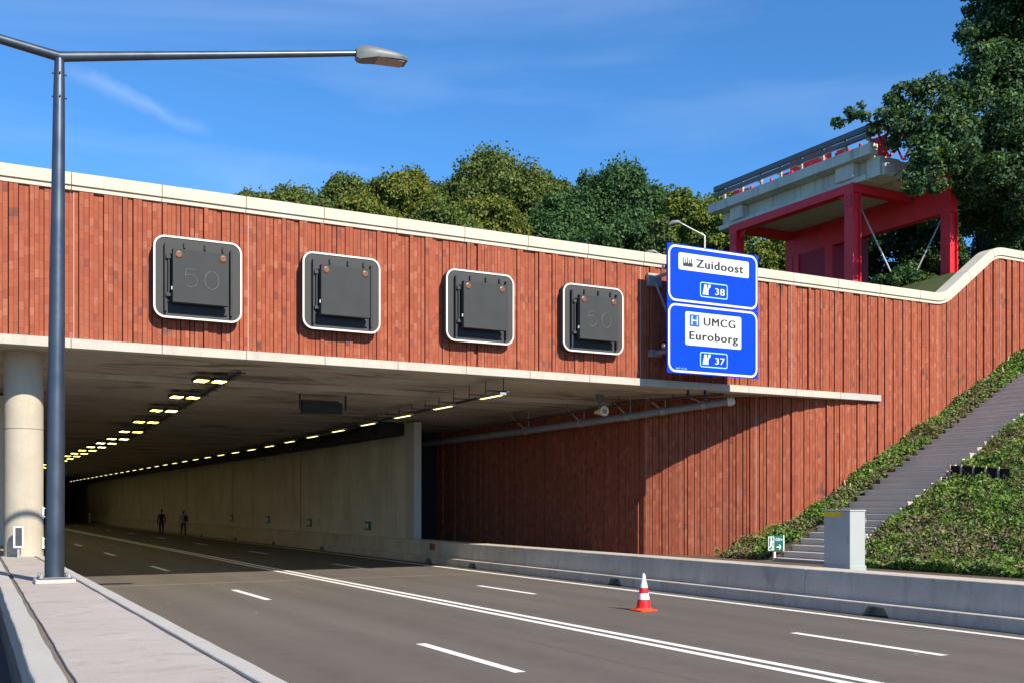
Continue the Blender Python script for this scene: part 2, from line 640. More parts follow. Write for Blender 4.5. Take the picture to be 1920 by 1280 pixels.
M = dict(
    brick=mat_brick(),
    asphalt=mat_asphalt(),
    paint=mat_paint('road_paint'),
    coping=mat_concrete('pale_concrete', (0.55, 0.495, 0.405), 0.12, 0.45, 1.0, 0.1, (0.40, 0.35, 0.28)),
    fascia=mat_concrete('fascia_concrete', (0.47, 0.44, 0.385), 0.12, 0.5, 1.2, 0.12, (0.27, 0.235, 0.19)),
    ceiling=mat_concrete('ceiling_concrete', (0.48, 0.43, 0.37), 0.25, 0.2, 0.5, 0.1, (0.08, 0.06, 0.05), blotch=0.75),
    step_face=mat_concrete('step_concrete', (0.52, 0.47, 0.43), 0.15, 0.2, 1.0, 0.1),
    tunnel=mat_concrete('tunnel_concrete', (0.58, 0.53, 0.46), 0.2, 0.35, 0.5, 0.12, (0.34, 0.27, 0.17), blotch=0.4),
    pilaster=mat_concrete('pilaster_concrete', (0.42, 0.39, 0.36), 0.1, 0.2),
    black=mat_plain('black_and_shade', (0.012, 0.013, 0.017), 0.85, var=0.4),  # black parts; on niche and tunnel end the colour carries their shade
    column=mat_concrete('column_concrete', (0.44, 0.395, 0.315), 0.16, 0.5, 1.4, 0.15, (0.29, 0.25, 0.185)),
    barrier=mat_concrete('barrier_concrete', (0.50, 0.445, 0.38), 0.22, 0.45, 1.0, 0.2, (0.2, 0.19, 0.175), blotch=0.35),
    barrier_top=mat_concrete('barrier_top_concrete', (0.45, 0.43, 0.39), 0.15, 0.2, 1.0, 0.1),
    slab=mat_broomed(),
    kerb=mat_concrete('kerb_concrete', (0.42, 0.405, 0.38), 0.1, 0.2, 1.0, 0.3, (0.25, 0.235, 0.215)),
    seal=mat_concrete('joint_seal', (0.17, 0.15, 0.13), 0.2, 0.2, 2.0, 0.4),
    nosing=mat_concrete('nosing_concrete', (0.52, 0.49, 0.45), 0.1, 0.15, 1.2, 0.1),
    stair=mat_concrete('stair_concrete', (0.56, 0.49, 0.43), 0.1, 0.15, 1.2, 0.15),
    deck=mat_concrete('deck_concrete', (0.60, 0.565, 0.51), 0.22, 0.75, 0.8, 0.2, (0.13, 0.115, 0.095)),
    mast=mat_plain('mast_metal', (0.085, 0.105, 0.135), 0.38, 0.75, 0.12, 2.0, spec=0.5),
    lamp=mat_plain('lamp_grey', (0.15, 0.165, 0.165), 0.5, 0.1, 0.1),
    lampglass=mat_plain('lamp_lens', (0.33, 0.27, 0.235), 0.25, 0.0, 0.2),
    steel=mat_plain('galvanised_steel', (0.36, 0.37, 0.38), 0.5, 0.6, 0.2, 3),
    railsteel=mat_plain('weathered_rail', (0.13, 0.13, 0.135), 0.5, 0.5, 0.2, 3),
    greysteel=mat_plain('grey_painted_steel', (0.22, 0.23, 0.26), 0.55, 0.1, 0.15, 3),
    darksteel=mat_plain('dark_steel', (0.055, 0.06, 0.07), 0.55, 0.3, 0.25, 3),
    signgrey=mat_plain('sign_plate', (0.060, 0.062, 0.064), 0.65, 0.0, 0.08, 2, spec=0.12),
    signface=mat_plain('sign_display', (0.048, 0.052, 0.054), 0.7, 0.0, 0.10, 2, spec=0.1),
    signdark=mat_plain('sign_side', (0.018, 0.02, 0.026), 0.6, 0.0, 0.2, 4),
    rim=mat_plain('rim_white', (0.66, 0.65, 0.61), 0.5, 0.0, 0.05, 3),
    amber=mat_plain('amber_lens', (0.15, 0.055, 0.028), 0.4, 0.0, 0.3, 40),
    dots=mat_plain('pixel_dots', (0.125, 0.128, 0.125), 0.6, 0.0, 0.35, 30),
    blue=mat_plain('sign_blue', (0.000, 0.045, 0.66), 0.6, 0.0, 0.03, 1.5, spec=0.1),
    bluedark=mat_plain('sign_back_blue', (0.01, 0.05, 0.30), 0.5, 0.0, 0.05, 2),
    white=mat_plain('sign_white', (0.68, 0.70, 0.69), 0.5, 0.0, 0.03, 2),
    paleblue=mat_plain('route_frame', (0.30, 0.62, 0.86), 0.5, 0.0, 0.03, 2),
    ink=mat_plain('sign_ink', (0.022, 0.026, 0.028), 0.6, 0.0, 0.1, 4),
    hblue=mat_plain('hospital_blue', (0.005, 0.10, 0.45), 0.5, 0.0, 0.05, 2),
    green=mat_plain('escape_green', (0.005, 0.105, 0.085), 0.5, 0.0, 0.1, 4),
    cabinet=mat_plain('cabinet_grey', (0.34, 0.375, 0.375), 0.5, 0.0, 0.04, 2, spec=0.3),
    yellow=mat_plain('yellow_sticker', (0.75, 0.52, 0.01), 0.5, 0.0, 0.1, 8),
    red=mat_red(),
    redbrick=mat_plain('red_painted_brick', (0.36, 0.022, 0.055), 0.7, 0.0, 0.3, 9, bump=0.6),
    conered=mat_plain('cone_red', (0.80, 0.015, 0.022), 0.4, 0.0, 0.06, 9),
    conebase=mat_plain('cone_orange', (0.86, 0.075, 0.015), 0.5, 0.0, 0.08, 9),
    conewhite=mat_plain('cone_white', (0.74, 0.75, 0.77), 0.4, 0.0, 0.2, 9),
    bark=mat_plain('bark', (0.075, 0.055, 0.04), 0.95, 0.0, 0.4, 5, bump=0.8),
    fabric=mat_plain('black_fabric', (0.008, 0.009, 0.014), 0.95, 0.0, 0.3, 8),
    wood=mat_plain('pale_wood', (0.48, 0.38, 0.24), 0.8, 0.0, 0.2, 9),
    soil=mat_concrete('soil', (0.115, 0.085, 0.058), 0.35, 0.2, 2.5, 0.9, (0.06, 0.045, 0.03)),
    lamp_on=mat_emit('tunnel_lamp_lens', (1.0, 0.84, 0.13), 5.0),
    lamp_dim=mat_emit('tunnel_strip_lens', (1.0, 0.86, 0.34), 1.8),
)

# ---------------------------------------------------------------- setting: ground, road, markings, walkway
mb = MB()
mb.face([(-900, -900, -0.06), (900, -900, -0.06), (900, 900, -0.06), (-900, 900, -0.06)])
tag(mb.build('ground', M['soil']), kind='structure')
mb = MB()
mb.face([(-14, -80, 0), (16.5, -80, 0), (16.5, 185, 0), (-14, 185, 0)])
tag(mb.build('road', M['asphalt']), kind='structure')
mb = MB()
mb.face([(3.3, 29.93, 0.003), (16.1, 29.93, 0.003), (16.1, 30.12, 0.003), (3.3, 30.12, 0.003)])
tag(mb.build('road_joint', mat_concrete('pale_road_joint', (0.21, 0.19, 0.165), 0.2, 0.3)), kind='structure')
mb = MB()


def mark(x0, x1, y0, y1):
    mb.face([(x0, y0, 0.005), (x1, y0, 0.005), (x1, y1, 0.005), (x0, y1, 0.005)])


for (a, b) in ((9.755, 9.925), (10.075, 10.245), (15.5, 15.68), (3.55, 3.72)):
    for k in range(-8, 36):
        mark(a, b, k * 5, k * 5 + 5)
for k in range(-6, 14):
    mark(6.62, 6.79, 12.1 + 12 * k, 15.35 + 12 * k)
    mark(12.80, 12.97, 10.5 + 12 * k, 13.6 + 12 * k)
tag(mb.build('road_markings', M['paint']), kind='structure')

HW = 0.93


def xo(y): return 0.40 + 0.0245 * y
def xg(y): return 0.665 + 0.0233 * y
def xr(y): return 2.17 + 0.005 * y


def strip(mb, fa, fb, y0, y1, z0, z1, n=14, wob=0.0):
    rnd = random.Random(3)
    rows = []
    for i in range(n + 1):
        y = y0 + (y1 - y0) * i / n
        w = rnd.uniform(-wob, wob)
        rows.append((fa(y) + w, fb(y) + rnd.uniform(-wob, wob), y))
    vs, fs = [], []
    for a, b, y in rows:
        vs += [(a, y, z0), (b, y, z0), (b, y, z1), (a, y, z1)]
    for i in range(n):
        for k in range(4):
            fs.append((i * 4 + k, i * 4 + (k + 1) % 4, i * 4 + 4 + (k + 1) % 4, i * 4 + 4 + k))
    fs += [(0, 1, 2, 3), (n * 4 + 3, n * 4 + 2, n * 4 + 1, n * 4)]
    mb.mesh(vs, fs)


mb = MB()
strip(mb, lambda y: xo(y) + 0.05, lambda y: xr(y) - 0.05, -10, 40, -0.1, HW - 0.028)
tag(mb.build('walkway_base', M['seal']), kind='structure')
mb = MB()
strip(mb, xo, lambda y: xg(y) - 0.035, -10, 40, HW - 0.30, HW + 0.004, 90, 0.008)
tag(mb.build('walkway_edge', M['kerb'], bevel=0.02), kind='structure')
mb = MB()
strip(mb, lambda y: xg(y) + 0.02, lambda y: xr(y) - 0.23, -10, 40, HW - 0.1, HW, 90, 0.007)
tag(mb.build('walkway', M['slab'], bevel=0.008), kind='structure')
mb = MB()
strip(mb, lambda y: xr(y) - 0.185, xr, -10, 40, HW - 0.5, HW + 0.003, 90, 0.005)
tag(mb.build('walkway_kerb', M['kerb'], bevel=0.02), kind='structure')

# embankment on the right: flat strip behind the barrier, then a slope of 0.55 rising away from the road


def ez(x):
    if x < 23.64: return 0.40
    return min(0.6 + 0.55 * (x - 24), 13.5)


mb = MB()
xs = [16.9, 19, 21, 22.5, 23.64] + [24 + i for i in range(26)] + [60, 120, 300]
ys = [-80, -40, -10] + [0 + 1.5 * i for i in range(18)] + [27.3]
vs = [(x, y, ez(x) + (0.05 * math.sin(x * 2.1 + y) * math.cos(y * 1.3) if x > 23.7 else 0)) for y in ys for x in xs]
n = len(xs)
mb.mesh(vs, [(j * n + i, j * n + i + 1, (j + 1) * n + i + 1, (j + 1) * n + i) for j in range(len(ys) - 1) for i in range(n - 1)])
tag(mb.build('embankment', M['soil'], smooth=True), kind='structure')
mb = MB()
mb.face([(16.9, 27.3, 0.40), (28.5, 27.3, 0.40), (28.5, 46, 0.55), (16.9, 46, 0.55)])
tag(mb.build('dirt_strip', M['soil']), kind='structure')

# the land on top of the tunnel


def hz(x, y):
    k = min(max((x - 33.2) / 3.0, 0), 1)
    return 9.45 + 2.2 * k + 0.25 * math.sin(x * 0.3) * math.sin(y * 0.21)


M['grass'] = mat_concrete('rough_grass', (0.055, 0.075, 0.025), 0.4, 0.3, 3, 0.8, (0.05, 0.04, 0.02))
mb = MB()
xs = [-120, -60, -30, -14] + [i * 2 for i in range(-5, 30)] + [80, 150, 300]
ys = [27.62, 29, 31, 33, 36, 40, 46, 54, 64, 80, 110, 160, 260]
n = len(xs)
vs = [(x, y, hz(x, y) - (0.3 if y < 28 else 0)) for y in ys for x in xs]
mb.mesh(vs, [(j * n + i, j * n + i + 1, (j + 1) * n + i + 1, (j + 1) * n + i) for j in range(len(ys) - 1) for i in range(n - 1)])
tag(mb.build('terrain', M['grass'], smooth=True), kind='structure')

# ---------------------------------------------------------------- brickwork of soldier courses
RB = random.Random(11)


def brick_strips(mb, path, zb, zt, pale_at=()):
    """path: polyline of (x, y) seen from its right-hand side -Y; strips of upright brick with proud and sunken columns"""
    seg, tot = [], 0
    for a, b in zip(path, path[1:]):
        l = math.hypot(b[0] - a[0], b[1] - a[1])
        seg.append((tot, l, a, b))
        tot += l

    def at(u):
        for (s0, l, a, b) in seg:
            if u <= s0 + l or (s0, l, a, b) == seg[-1]:
                k = (u - s0) / l
                dx, dy = (b[0] - a[0]) / l, (b[1] - a[1]) / l
                return a[0] + (b[0] - a[0]) * k, a[1] + (b[1] - a[1]) * k, dy, -dx
        return None
    u, run, lev = 0.0, 0, 0.0
    sid = 0

    def quad(p0, p1, d0, d1, uid, off):
        (xa, ya, nxa, nya), (xb, yb, nxb, nyb) = p0, p1
        A = (xa + nxa * d0, ya + nya * d0)
        B = (xb + nxb * d1, yb + nyb * d1)
        z0a, z1a, z0b, z1b = zb(A[0]), zt(A[0]), zb(B[0]), zt(B[0])
        if z1a - z0a < 0.01 and z1b - z0b < 0.01: return
        mb.face([(A[0], A[1], z0a), (B[0], B[1], z0b), (B[0], B[1], z1b), (A[0], A[1], z1a)],
                [(uid, z0a / 0.205 + off), (uid, z0b / 0.205 + off), (uid, z1b / 0.205 + off), (uid, z1a / 0.205 + off)])
    prev = 0.0
    while u < tot - 0.02:
        if run <= 0:
            r = RB.random()
            lev = 0.0 if r < 0.42 else (0.035 if r < 0.8 else -0.03)
            run = RB.choice((1, 1, 2, 2, 2))
            gap = RB.choice((0.012, 0.015, 0.02, 0.026))
            dep = -0.055
        else:
            gap, dep = 0.008, lev - 0.012
        run -= 1
        pa, pb = at(u), at(min(u + gap, tot))
        gid = -1.0
        if any(abs(u - q) < 0.07 for q in pale_at): gid, dep = -9.0, lev - 0.004
        quad(pa, pb, dep, dep, gid, 0)
        u2 = min(u + gap + RB.uniform(0.088, 0.106), tot)
        sid += 1
        off = RB.random()
        uid = 1 + sid * 0.37 + RB.random()
        p0, p1 = pb, at(u2)
        quad(pa, (pa[0], pa[1], pa[2], pa[3]), prev, dep, gid, 0)
        quad(pb, pb, dep, lev, uid, off)
        quad(p0, p1, lev, lev, uid, off)
        quad(p1, p1, lev, -0.07, uid, off)
        prev = -0.07
        u = u2


# coping centre line: level, up the ramp, level again
def coping_path():
    pts = [Vector((-14, 9.86)), Vector((33.15, 9.86)), Vector((36.05, 11.97)), Vector((47, 11.97))]
    out = [pts[0]]
    for i in (1, 2):
        a, b, c = pts[i - 1], pts[i], pts[i + 1]
        d0, d1_ = (a - b).normalized(), (c - b).normalized()
        r = 0.45
        for k in range(9):
            s = k / 8
            p0, p1, p2 = b + d0 * r, b, b + d1_ * r
            out.append(p0 * (1 - s) ** 2 + p1 * 2 * s * (1 - s) + p2 * s * s)
    out.append(pts[3])
    return out


CP = coping_path()
cum = [0]
for a, b in zip(CP, CP[1:]): cum.append(cum[-1] + (b - a).length)


def cp_at(u):
    for i in range(len(CP) - 1):
        if u <= cum[i + 1] or i == len(CP) - 2:
            k = (u - cum[i]) / (cum[i + 1] - cum[i])
            t0 = (CP[min(i + 1, len(CP) - 1)] - CP[max(i, 0)]).normalized()
            ta = (CP[i + 1] - CP[i - 1]).normalized() if i > 0 else t0
            tb = (CP[i + 2] - CP[i]).normalized() if i + 2 < len(CP) else t0
            t = (ta * (1 - k) + tb * k).normalized()
            return CP[i].lerp(CP[i + 1], k), Vector((-t.y, t.x))


_us = [cum[-1] * i / 900 for i in range(901)]
_bot = []
for u_ in _us:
    p_, n_ = cp_at(u_)
    q_ = p_ - n_ * 0.20
    _bot.append((q_.x, q_.y))


def coping_bottom(x):
    best = 9.66
    if x < 31: return 9.66
    for (xa, za), (xb, zb_) in zip(_bot, _bot[1:]):
        if xa <= x <= xb and xb > xa:
            return za + (zb_ - za) * (x - xa) / (xb - xa)
    return 11.77 if x > 36 else best


FY = 27.1                                            # face of the brick front
portal = thing('tunnel_portal', 'red brick tunnel portal with pale concrete coping spanning the whole road', 'tunnel', (7.5, FY, 0))


def front_bottom(x): return 6.1 if x < 29.7 else min(ez(x) - 0.25, coping_bottom(x))


mb = MB()
brick_strips(mb, [(-14, FY), (46, FY)], front_bottom, lambda x: coping_bottom(x) + 0.03, pale_at=(14 + 2.82, 14 + 7.0, 14 + 11.2, 14 + 19.3, 14 + 25.6, 14 + 32.85, 14 + 36.4))
mb.build('brick_front', M['brick'], portal)
mb = MB()
mb.box(-14, 29.9, FY + 0.09, FY + 0.45, 6.0, 9.62)
mb.box(29.9, 33.0, FY + 0.09, FY + 0.45, 0.3, 9.62)
mb.box(33.0, 46, FY + 0.09, FY + 0.45, 2, 9.6)
mb.prism([(33.0, 9.6), (46, 9.6), (46, 11.7), (36, 11.7)], 'y', FY + 0.09, FY + 0.45)
mb.build('core_wall', M['ceiling'], portal)

# coping stones, each its own part
jx = [2.79 + 2.075 * k - 2.075 * 8 for k in range(23)]
ju = [0.0] + [x + 14 for x in jx if x > -14 and x < 32] + [14 + 34.0 + 0.85, 14 + 34.0 + 2.55, 14 + 34 + 4.2, 14 + 34 + 6.3, 14 + 34 + 8.4, 14 + 34 + 10.5]
ju = [u_ for u_ in ju if u_ < cum[-1]] + [cum[-1]]
for ua, ub in zip(ju, ju[1:]):
    for band, (lo, hi, yf) in enumerate(((-0.085, 0.21, FY - 0.10), (-0.20, -0.09, FY - 0.06))):
        pass
    mb = MB()
    for (lo, hi, yf, sh) in ((-0.085, 0.21, FY - 0.10, 0.0), (-0.20, -0.088, FY - 0.055, 0.0)):
        k = max(1, int((ub - ua) / 0.12)) if ub > 46 else 1
        vs = []
        for i in range(k + 1):
            p, nn = cp_at(ua + 0.007 + (ub - ua - 0.014) * i / k)
            a, b = p + nn * lo, p + nn * hi
            vs += [(a.x, yf, a.y), (a.x, FY + 0.5, a.y), (b.x, FY + 0.5, b.y), (b.x, yf, b.y)]
        fs = []
        for i in range(k):
            for q in range(4):
                fs.append((i * 4 + q, i * 4 + (q + 1) % 4, i * 4 + 4 + (q + 1) % 4, i * 4 + 4 + q))
        fs += [(0, 1, 2, 3), (k * 4 + 3, k * 4 + 2, k * 4 + 1, k * 4)]
        mb.mesh(vs, fs)
    mb.build('coping_stone', M['coping'], portal, bevel=0.008)
# fascia panels under the brick
fx = [2.78 + 2.085 * k - 2.085 * 8 for k in range(21)] + [29.8]
fx = [x for x in fx if x < 28.5] + [29.8]
for a, b in zip(fx, fx[1:]):
    mb = MB()
    mb.box(a + 0.006, b - 0.006, FY - 0.10, FY + 0.30, 5.905, 6.13)
    mb.build('fascia_panel', M['kerb'] if b > 29 else M['fascia'], portal, bevel=0.006)

# ceiling: outer slab, small step, then falling towards the tunnel


def cz(y): return 5.96 if y < 32.3 else max(5.86 - 0.038 * (y - 32.3), 5.36)


mb = MB()
mb.box(-14, 30, FY + 0.302, 32.3, 5.955, 6.3)
mb.build('outer_soffit', M['ceiling'], portal)
mb = MB()
pts = [(32.302, 5.85), (45.3, 5.36), (185, 5.36), (185, 6.6), (32.302, 6.6)]
mb.prism(pts, 'x', -14, 27)
mb.build('ceiling', M['ceiling'], portal)
mb = MB()
mb.box(-14, 26, 32.22, 32.30, 5.80, 5.953)
mb.build('soffit_step', M['step_face'], portal)
mb = MB()
mb.box(16.75, 17.018, 39.75, 184.8, 0.3, 5.6)
mb.build('side_wall', M['tunnel'], portal)
mb = MB()
for y in (54.0, 68.5, 83):
    mb.box(16.742, 16.752, y, y + 0.05, 0.9, 4.6)
    mb.build('wall_joint', M['black'], portal)
    mb = MB()
mb = MB()
mb.box(16.70, 17.02, 38.9, 39.745, 0.3, 5.5)
mb.build('pilaster', M['pilaster'], portal)
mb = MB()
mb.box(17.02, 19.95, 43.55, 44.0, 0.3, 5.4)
mb.build('niche_wall', M['black'], portal)  # near-black colour puts the niche's deep shade into the wall
mb = MB()
mb.box(15.5, 16.745, 47.3, 184.5, 5.0, 5.355)
mb.prism([(40.0, 5.02), (47.28, 5.0), (47.28, 5.35), (40.0, 5.5)], 'x', 15.6, 16.745)
mb.build('cable_duct', M['black'], portal)
mb = MB()
mb.box(0.7, 2.15, 36.5, 184.7, 0.0, 5.6)
mb.build('median_wall', M['tunnel'], portal)
mb = MB()
mb.box(-14.4, -14, 27.2, 185, 0, 6.4)
mb.build('far_side_wall', M['tunnel'], portal)
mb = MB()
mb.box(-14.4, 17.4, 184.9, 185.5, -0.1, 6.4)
mb.build('dark_end_cap', M['black'], portal)  # added black wall: shuts out light, stands for the tunnel's far darkness

# lower brick wall curving in under the slab
WP = [(19.75, 43.6), (20.95, 36.5), (21.55, 33), (21.82, 31.6), (22.02, 30.65), (22.9, 29.8), (24.0, 29.0), (25.2, 28.15), (26.4, 27.58), (27.6, 27.3), (29.1, 27.19), (30.2, 27.13)]


def lower_top(x): return 6.0


mb = MB()
brick_strips(mb, WP, lambda x: 0.2 if x < 23.6 else ez(x) - 0.3, lower_top, pale_at=(13.2, 14.4, 17.0, 21.3))
lw = mb.build('retaining_wall', M['brick'], origin=(24, 29, 0))
tag(lw, 'curved red brick retaining wall under the slab, half in shade', 'wall')
mb = MB()
off = 0.09
wb = []
for i, (x, y) in enumerate(WP):
    wb.append((x + (0.35 if y > 28 else 0.1), y + 0.35))
for (a, b), (c, d) in zip(zip(WP, WP[1:]), zip(wb, wb[1:])):
    def sh(p, q):
        return (p[0] + (q[0] - p[0]) * 0.28, p[1] + (q[1] - p[1]) * 0.28)
    a2, b2 = sh(a, c), sh(b, d)
    mb.hexa([(a2[0], a2[1], -0.2), (b2[0], b2[1], -0.2), (d[0], d[1], -0.2), (c[0], c[1], -0.2),
             (a2[0], a2[1], lower_top(a[0])), (b2[0], b2[1], lower_top(b[0])), (d[0], d[1], lower_top(b[0])), (c[0], c[1], lower_top(a[0]))])
core = mb.build('wall_core', M['ceiling'], lw)

# ---------------------------------------------------------------- barrier on the right
bar = thing('concrete_barrier', 'long grey concrete barrier with a stepped foot along the right road edge', 'barrier', (16.5, 15, 0))
seg_y = [-40, -20] + [-14 + 6.2 * k for k in range(13)] + [110, 184.5]
for a, b in zip(seg_y, seg_y[1:]):
    mb = MB()
    mb.prism([(16.44, -0.05), (17.2, -0.05), (17.2, 0.815), (16.47, 0.815), (16.40, 0.25)], 'y', a + 0.006, b - 0.006)
    mb.build('upper_wall', M['barrier'], bar, bevel=0.015)
notch = [14.78, 23.85, 32.55, 36.25, 48.7, 57, 65.4, 75, 5.5, -4]
poly = [(-40, 0.0)]
for y in sorted(notch):
    poly += [(y - 0.34, 0.0), (y - 0.20, 0.19), (y + 0.20, 0.19), (y + 0.34, 0.0)]
poly += [(120, 0.0), (120, 0.255), (-40, 0.255)]
mb = MB()
mb.prism(poly, 'x', 16.14, 16.425)
mb.build('foot', M['barrier'], bar, bevel=0.012)

# ---------------------------------------------------------------- column and the fittings on it
col = thing('concrete_column', 'round pale concrete column holding up the left end of the portal slab', 'column', (1.87, 28.75, HW))
mb = MB()
prof = [(0.45, 0)] + [(0.45, 0.6 * k) for k in range(1, 9)] + [(0.45, 5.95 - HW)]
mb.lathe(prof, (1.87, 28.75, HW), 48)
mb.build('shaft', M['column'], col, smooth=True)
mb = MB()
mb.lathe([(0.456, 0.0), (0.456, 0.012)], (1.87, 28.75, 4.05), 48)
mb.build('pour_line', M['seal'], col, smooth=True)
proto = None
for z in (2.0, 1.25):
    lab = ('small white bracket on the right side of the column, upper of two' if z > 1.5 else 'small white bracket on the right side of the column, lower of two')
    if proto is None:
        proto = thing('bracket', lab, 'bracket', (2.36, 28.6, z), 'brackets on the column')
        mb = MB()
        mb.tube([(2.30, 28.6, z - 0.1), (2.40, 28.6, z - 0.1), (2.40, 28.6, z + 0.1), (2.30, 28.6, z + 0.1)], 0.016, 8)
        mb.build('hoop', M['rim'], proto)
        mb = MB()
        mb.box(2.27, 2.315, 28.5, 28.7, z - 0.14, z + 0.14)
        mb.build('plate', M['rim'], proto)
    else:
        place_copy(proto, (2.36, 28.6, z), lab)
box = thing('marker_box', 'narrow white framed box with dark glass on a post before the column', 'box', (1.70, 28.05, HW))
mb = MB()
ring(mb, 0.23, 0.52, 0.02, 0.04, 27.98, 28.10, 1.71, 1.42)
mb.build('frame', M['rim'], box)
mb = MB()
mb.box(1.64, 1.78, 28.0, 28.08, 1.2, 1.64)
mb.build('glass', M['darksteel'], box)
mb = MB()
mb.box(1.685, 1.735, 28.02, 28.07, HW, 1.18)
mb.build('post', M['steel'], box)

# ---------------------------------------------------------------- lamp post
LX, LY = 1.66, 18.56
LEAN = 0.075
lp = thing('street_lamp', 'tall grey double-armed street lamp on the walkway at the left', 'street lamp', (LX, LY, HW))
mb = MB()
mb.tube([(LX + LEAN * z / 8.52, LY, HW + z) for z in (0.10, 0.35, 2.5, 6.0, 8.0, 8.52)], [0.150, 0.150, 0.138, 0.108, 0.088, 0.074], 32)
mb.build('pole', M['mast'], lp, smooth=True)
mb = MB()
mb.box(LX - 0.30, LX + 0.30, LY - 0.24, LY + 0.24, HW, HW + 0.07)
mb.build('footing', M['kerb'], lp, bevel=0.01)
mb = MB()
mb.box(LX - 0.25, LX + 0.25, LY - 0.2, LY + 0.2, HW + 0.071, HW + 0.10)
mb.build('base_plate', M['mast'], lp, bevel=0.004)
for sx in (-1, 1):
    for sy in (-1, 1):
        mb = MB()
        mb.lathe([(0.035, 0), (0.035, 0.035), (0.018, 0.036), (0.018, 0.07)], (LX + 0.205 * sx, LY + 0.155 * sy, HW + 0.10), 6)
        mb.build('anchor_bolt', M['steel'], lp)
ztop = HW + 8.52
for z in (ztop - 0.28, ztop - 0.66):
    for a in range(4):
        an = R(45 + 90 * a + 45)
        mb = MB()
        mb.tube([(LX + LEAN + 0.06 * math.cos(an), LY + 0.06 * math.sin(an), z), (LX + LEAN + 0.115 * math.cos(an), LY + 0.115 * math.sin(an), z)], 0.014, 6)
        mb.build('set_screw', M['darksteel'], lp)
mb = MB()
mb.lathe([(0.076, -0.02), (0.088, -0.018), (0.088, 0.02), (0.076, 0.022)], (LX + LEAN * 0.92, LY, ztop - 0.72), 24)
mb.build('sleeve_ring', M['mast'], lp, smooth=True)


def arm_pt(t): return Vector((LX + LEAN + t, LY - 0.12 * t, ztop + 0.0 + 0.17 * abs(t)))


for sg in (1, -1):
    mb = MB()
    mb.tube([arm_pt(0.0), arm_pt(sg * 0.12), arm_pt(sg * 1.5), arm_pt(sg * 3.2), arm_pt(sg * 4.95)], [0.085, 0.08, 0.07, 0.06, 0.05], 16)
    mb.build('arm', M['mast'], lp, smooth=True)
    # luminaire: flat shell, thick at the neck, thin at the nose
    e = arm_pt(sg * 4.85)
    dx = (arm_pt(sg * 4.95) - arm_pt(sg * 3.2)).normalized()
    dx = (dx + Vector((0, 0, -0.16))).normalized()
    sd = dx.cross(Vector((0, 0, 1))).normalized()
    up = sd.cross(dx).normalized()
    secs = [(0.0, 0.08, -0.085, 0.085), (0.05, 0.12, -0.12, 0.13), (0.16, 0.17, -0.105, 0.165), (0.36, 0.205, -0.07, 0.15), (0.65, 0.21, -0.055, 0.115), (0.86, 0.19, -0.05, 0.06), (0.93, 0.17, -0.05, 0.015)]
    mb = MB()
    vs, fs = [], []
    for (t, w, lo, hi) in secs:
        c = e + dx * t
        for (a, b) in ((-1.0, 0), (-0.92, 0.45), (-0.6, 0.85), (0, 1.0), (0.6, 0.85), (0.92, 0.45), (1.0, 0)):
            vs.append(c + sd * (w * a) + up * (hi * b))
        vs.append(c + sd * w * 0.9 + up * lo)
        vs.append(c - sd * w * 0.9 + up * lo)
    for i in range(len(secs) - 1):
        for k in range(9):
            fs.append((i * 9 + k, i * 9 + (k + 1) % 9, i * 9 + 9 + (k + 1) % 9, i * 9 + 9 + k))
    fs += [tuple(range(9))[::-1], tuple((len(secs) - 1) * 9 + k for k in range(9))]
    mb.mesh(vs, fs)
    head = mb.build('lamp_head', M['lamp'], lp, smooth=True)
    mb = MB()
    q = []
    for (t, w) in ((0.38, 0.17), (0.86, 0.15)):
        c = e + dx * t - up * 0.062
        q += [c + sd * w, c - sd * w]
    q2 = [p - up * 0.012 for p in q]
    mb.hexa([q[0], q[1], q[3], q[2], q2[0], q2[1], q2[3], q2[2]])
    mb.build('lens', M['lampglass'], head)

# ---------------------------------------------------------------- traffic cone
cx, cy = 1.2, 20.0
_a = (1207 - 960) / 1980
_t = 2.2 * 1980 / (1144 - 945)
cx = (_a * math.cos(HEAD) + math.sin(HEAD)) * _t
cy = (-_a * math.sin(HEAD) + math.cos(HEAD)) * _t
cone = thing('traffic_cone', 'red and white striped traffic cone standing on the road', 'traffic cone', (cx, cy, 0.006))


def cone_r(z): return 0.155 - (z - 0.04) * (0.155 - 0.035) / 0.72


for (z0, z1, m, nm) in ((0.04, 0.235, 'conered', 'lower_red_band'), (0.235, 0.36, 'conewhite', 'lower_white_band'), (0.36, 0.475, 'conered', 'upper_red_band'), (0.475, 0.76, 'conewhite', 'white_tip')):
    mb = MB()
    prof = [(cone_r(z0), z0), (cone_r(z1), z1)]
    if nm == 'white_tip':
        prof = [(cone_r(z0), z0), (cone_r(0.57), 0.57), (cone_r(0.572) - 0.008, 0.572), (0.03, 0.75), (0.02, 0.765)]
    mb.lathe(prof, (cx, cy, 0.006), 32)
    mb.build(nm, M[m], cone, smooth=True)
mb = MB()
sq = rrect(0.44, 0.44, 0.06, 5)
vs = [(cx + p[0], cy + p[1], 0.006) for p in sq] + [(cx + p[0], cy + p[1], 0.026) for p in sq]
N = len(sq)
mb.mesh(vs, [tuple(range(N))[::-1], tuple(range(N, 2 * N))] + [(i, (i + 1) % N, N + (i + 1) % N, N + i) for i in range(N)])
mb.lathe([(0.20, 0.022), (0.175, 0.035), (0.157, 0.06)], (cx, cy, 0.006), 32)
mb.build('base', M['conebase'], cone, smooth=True)

# ---------------------------------------------------------------- lane signs on the brick front
W_, H_ = 2.14, 2.0


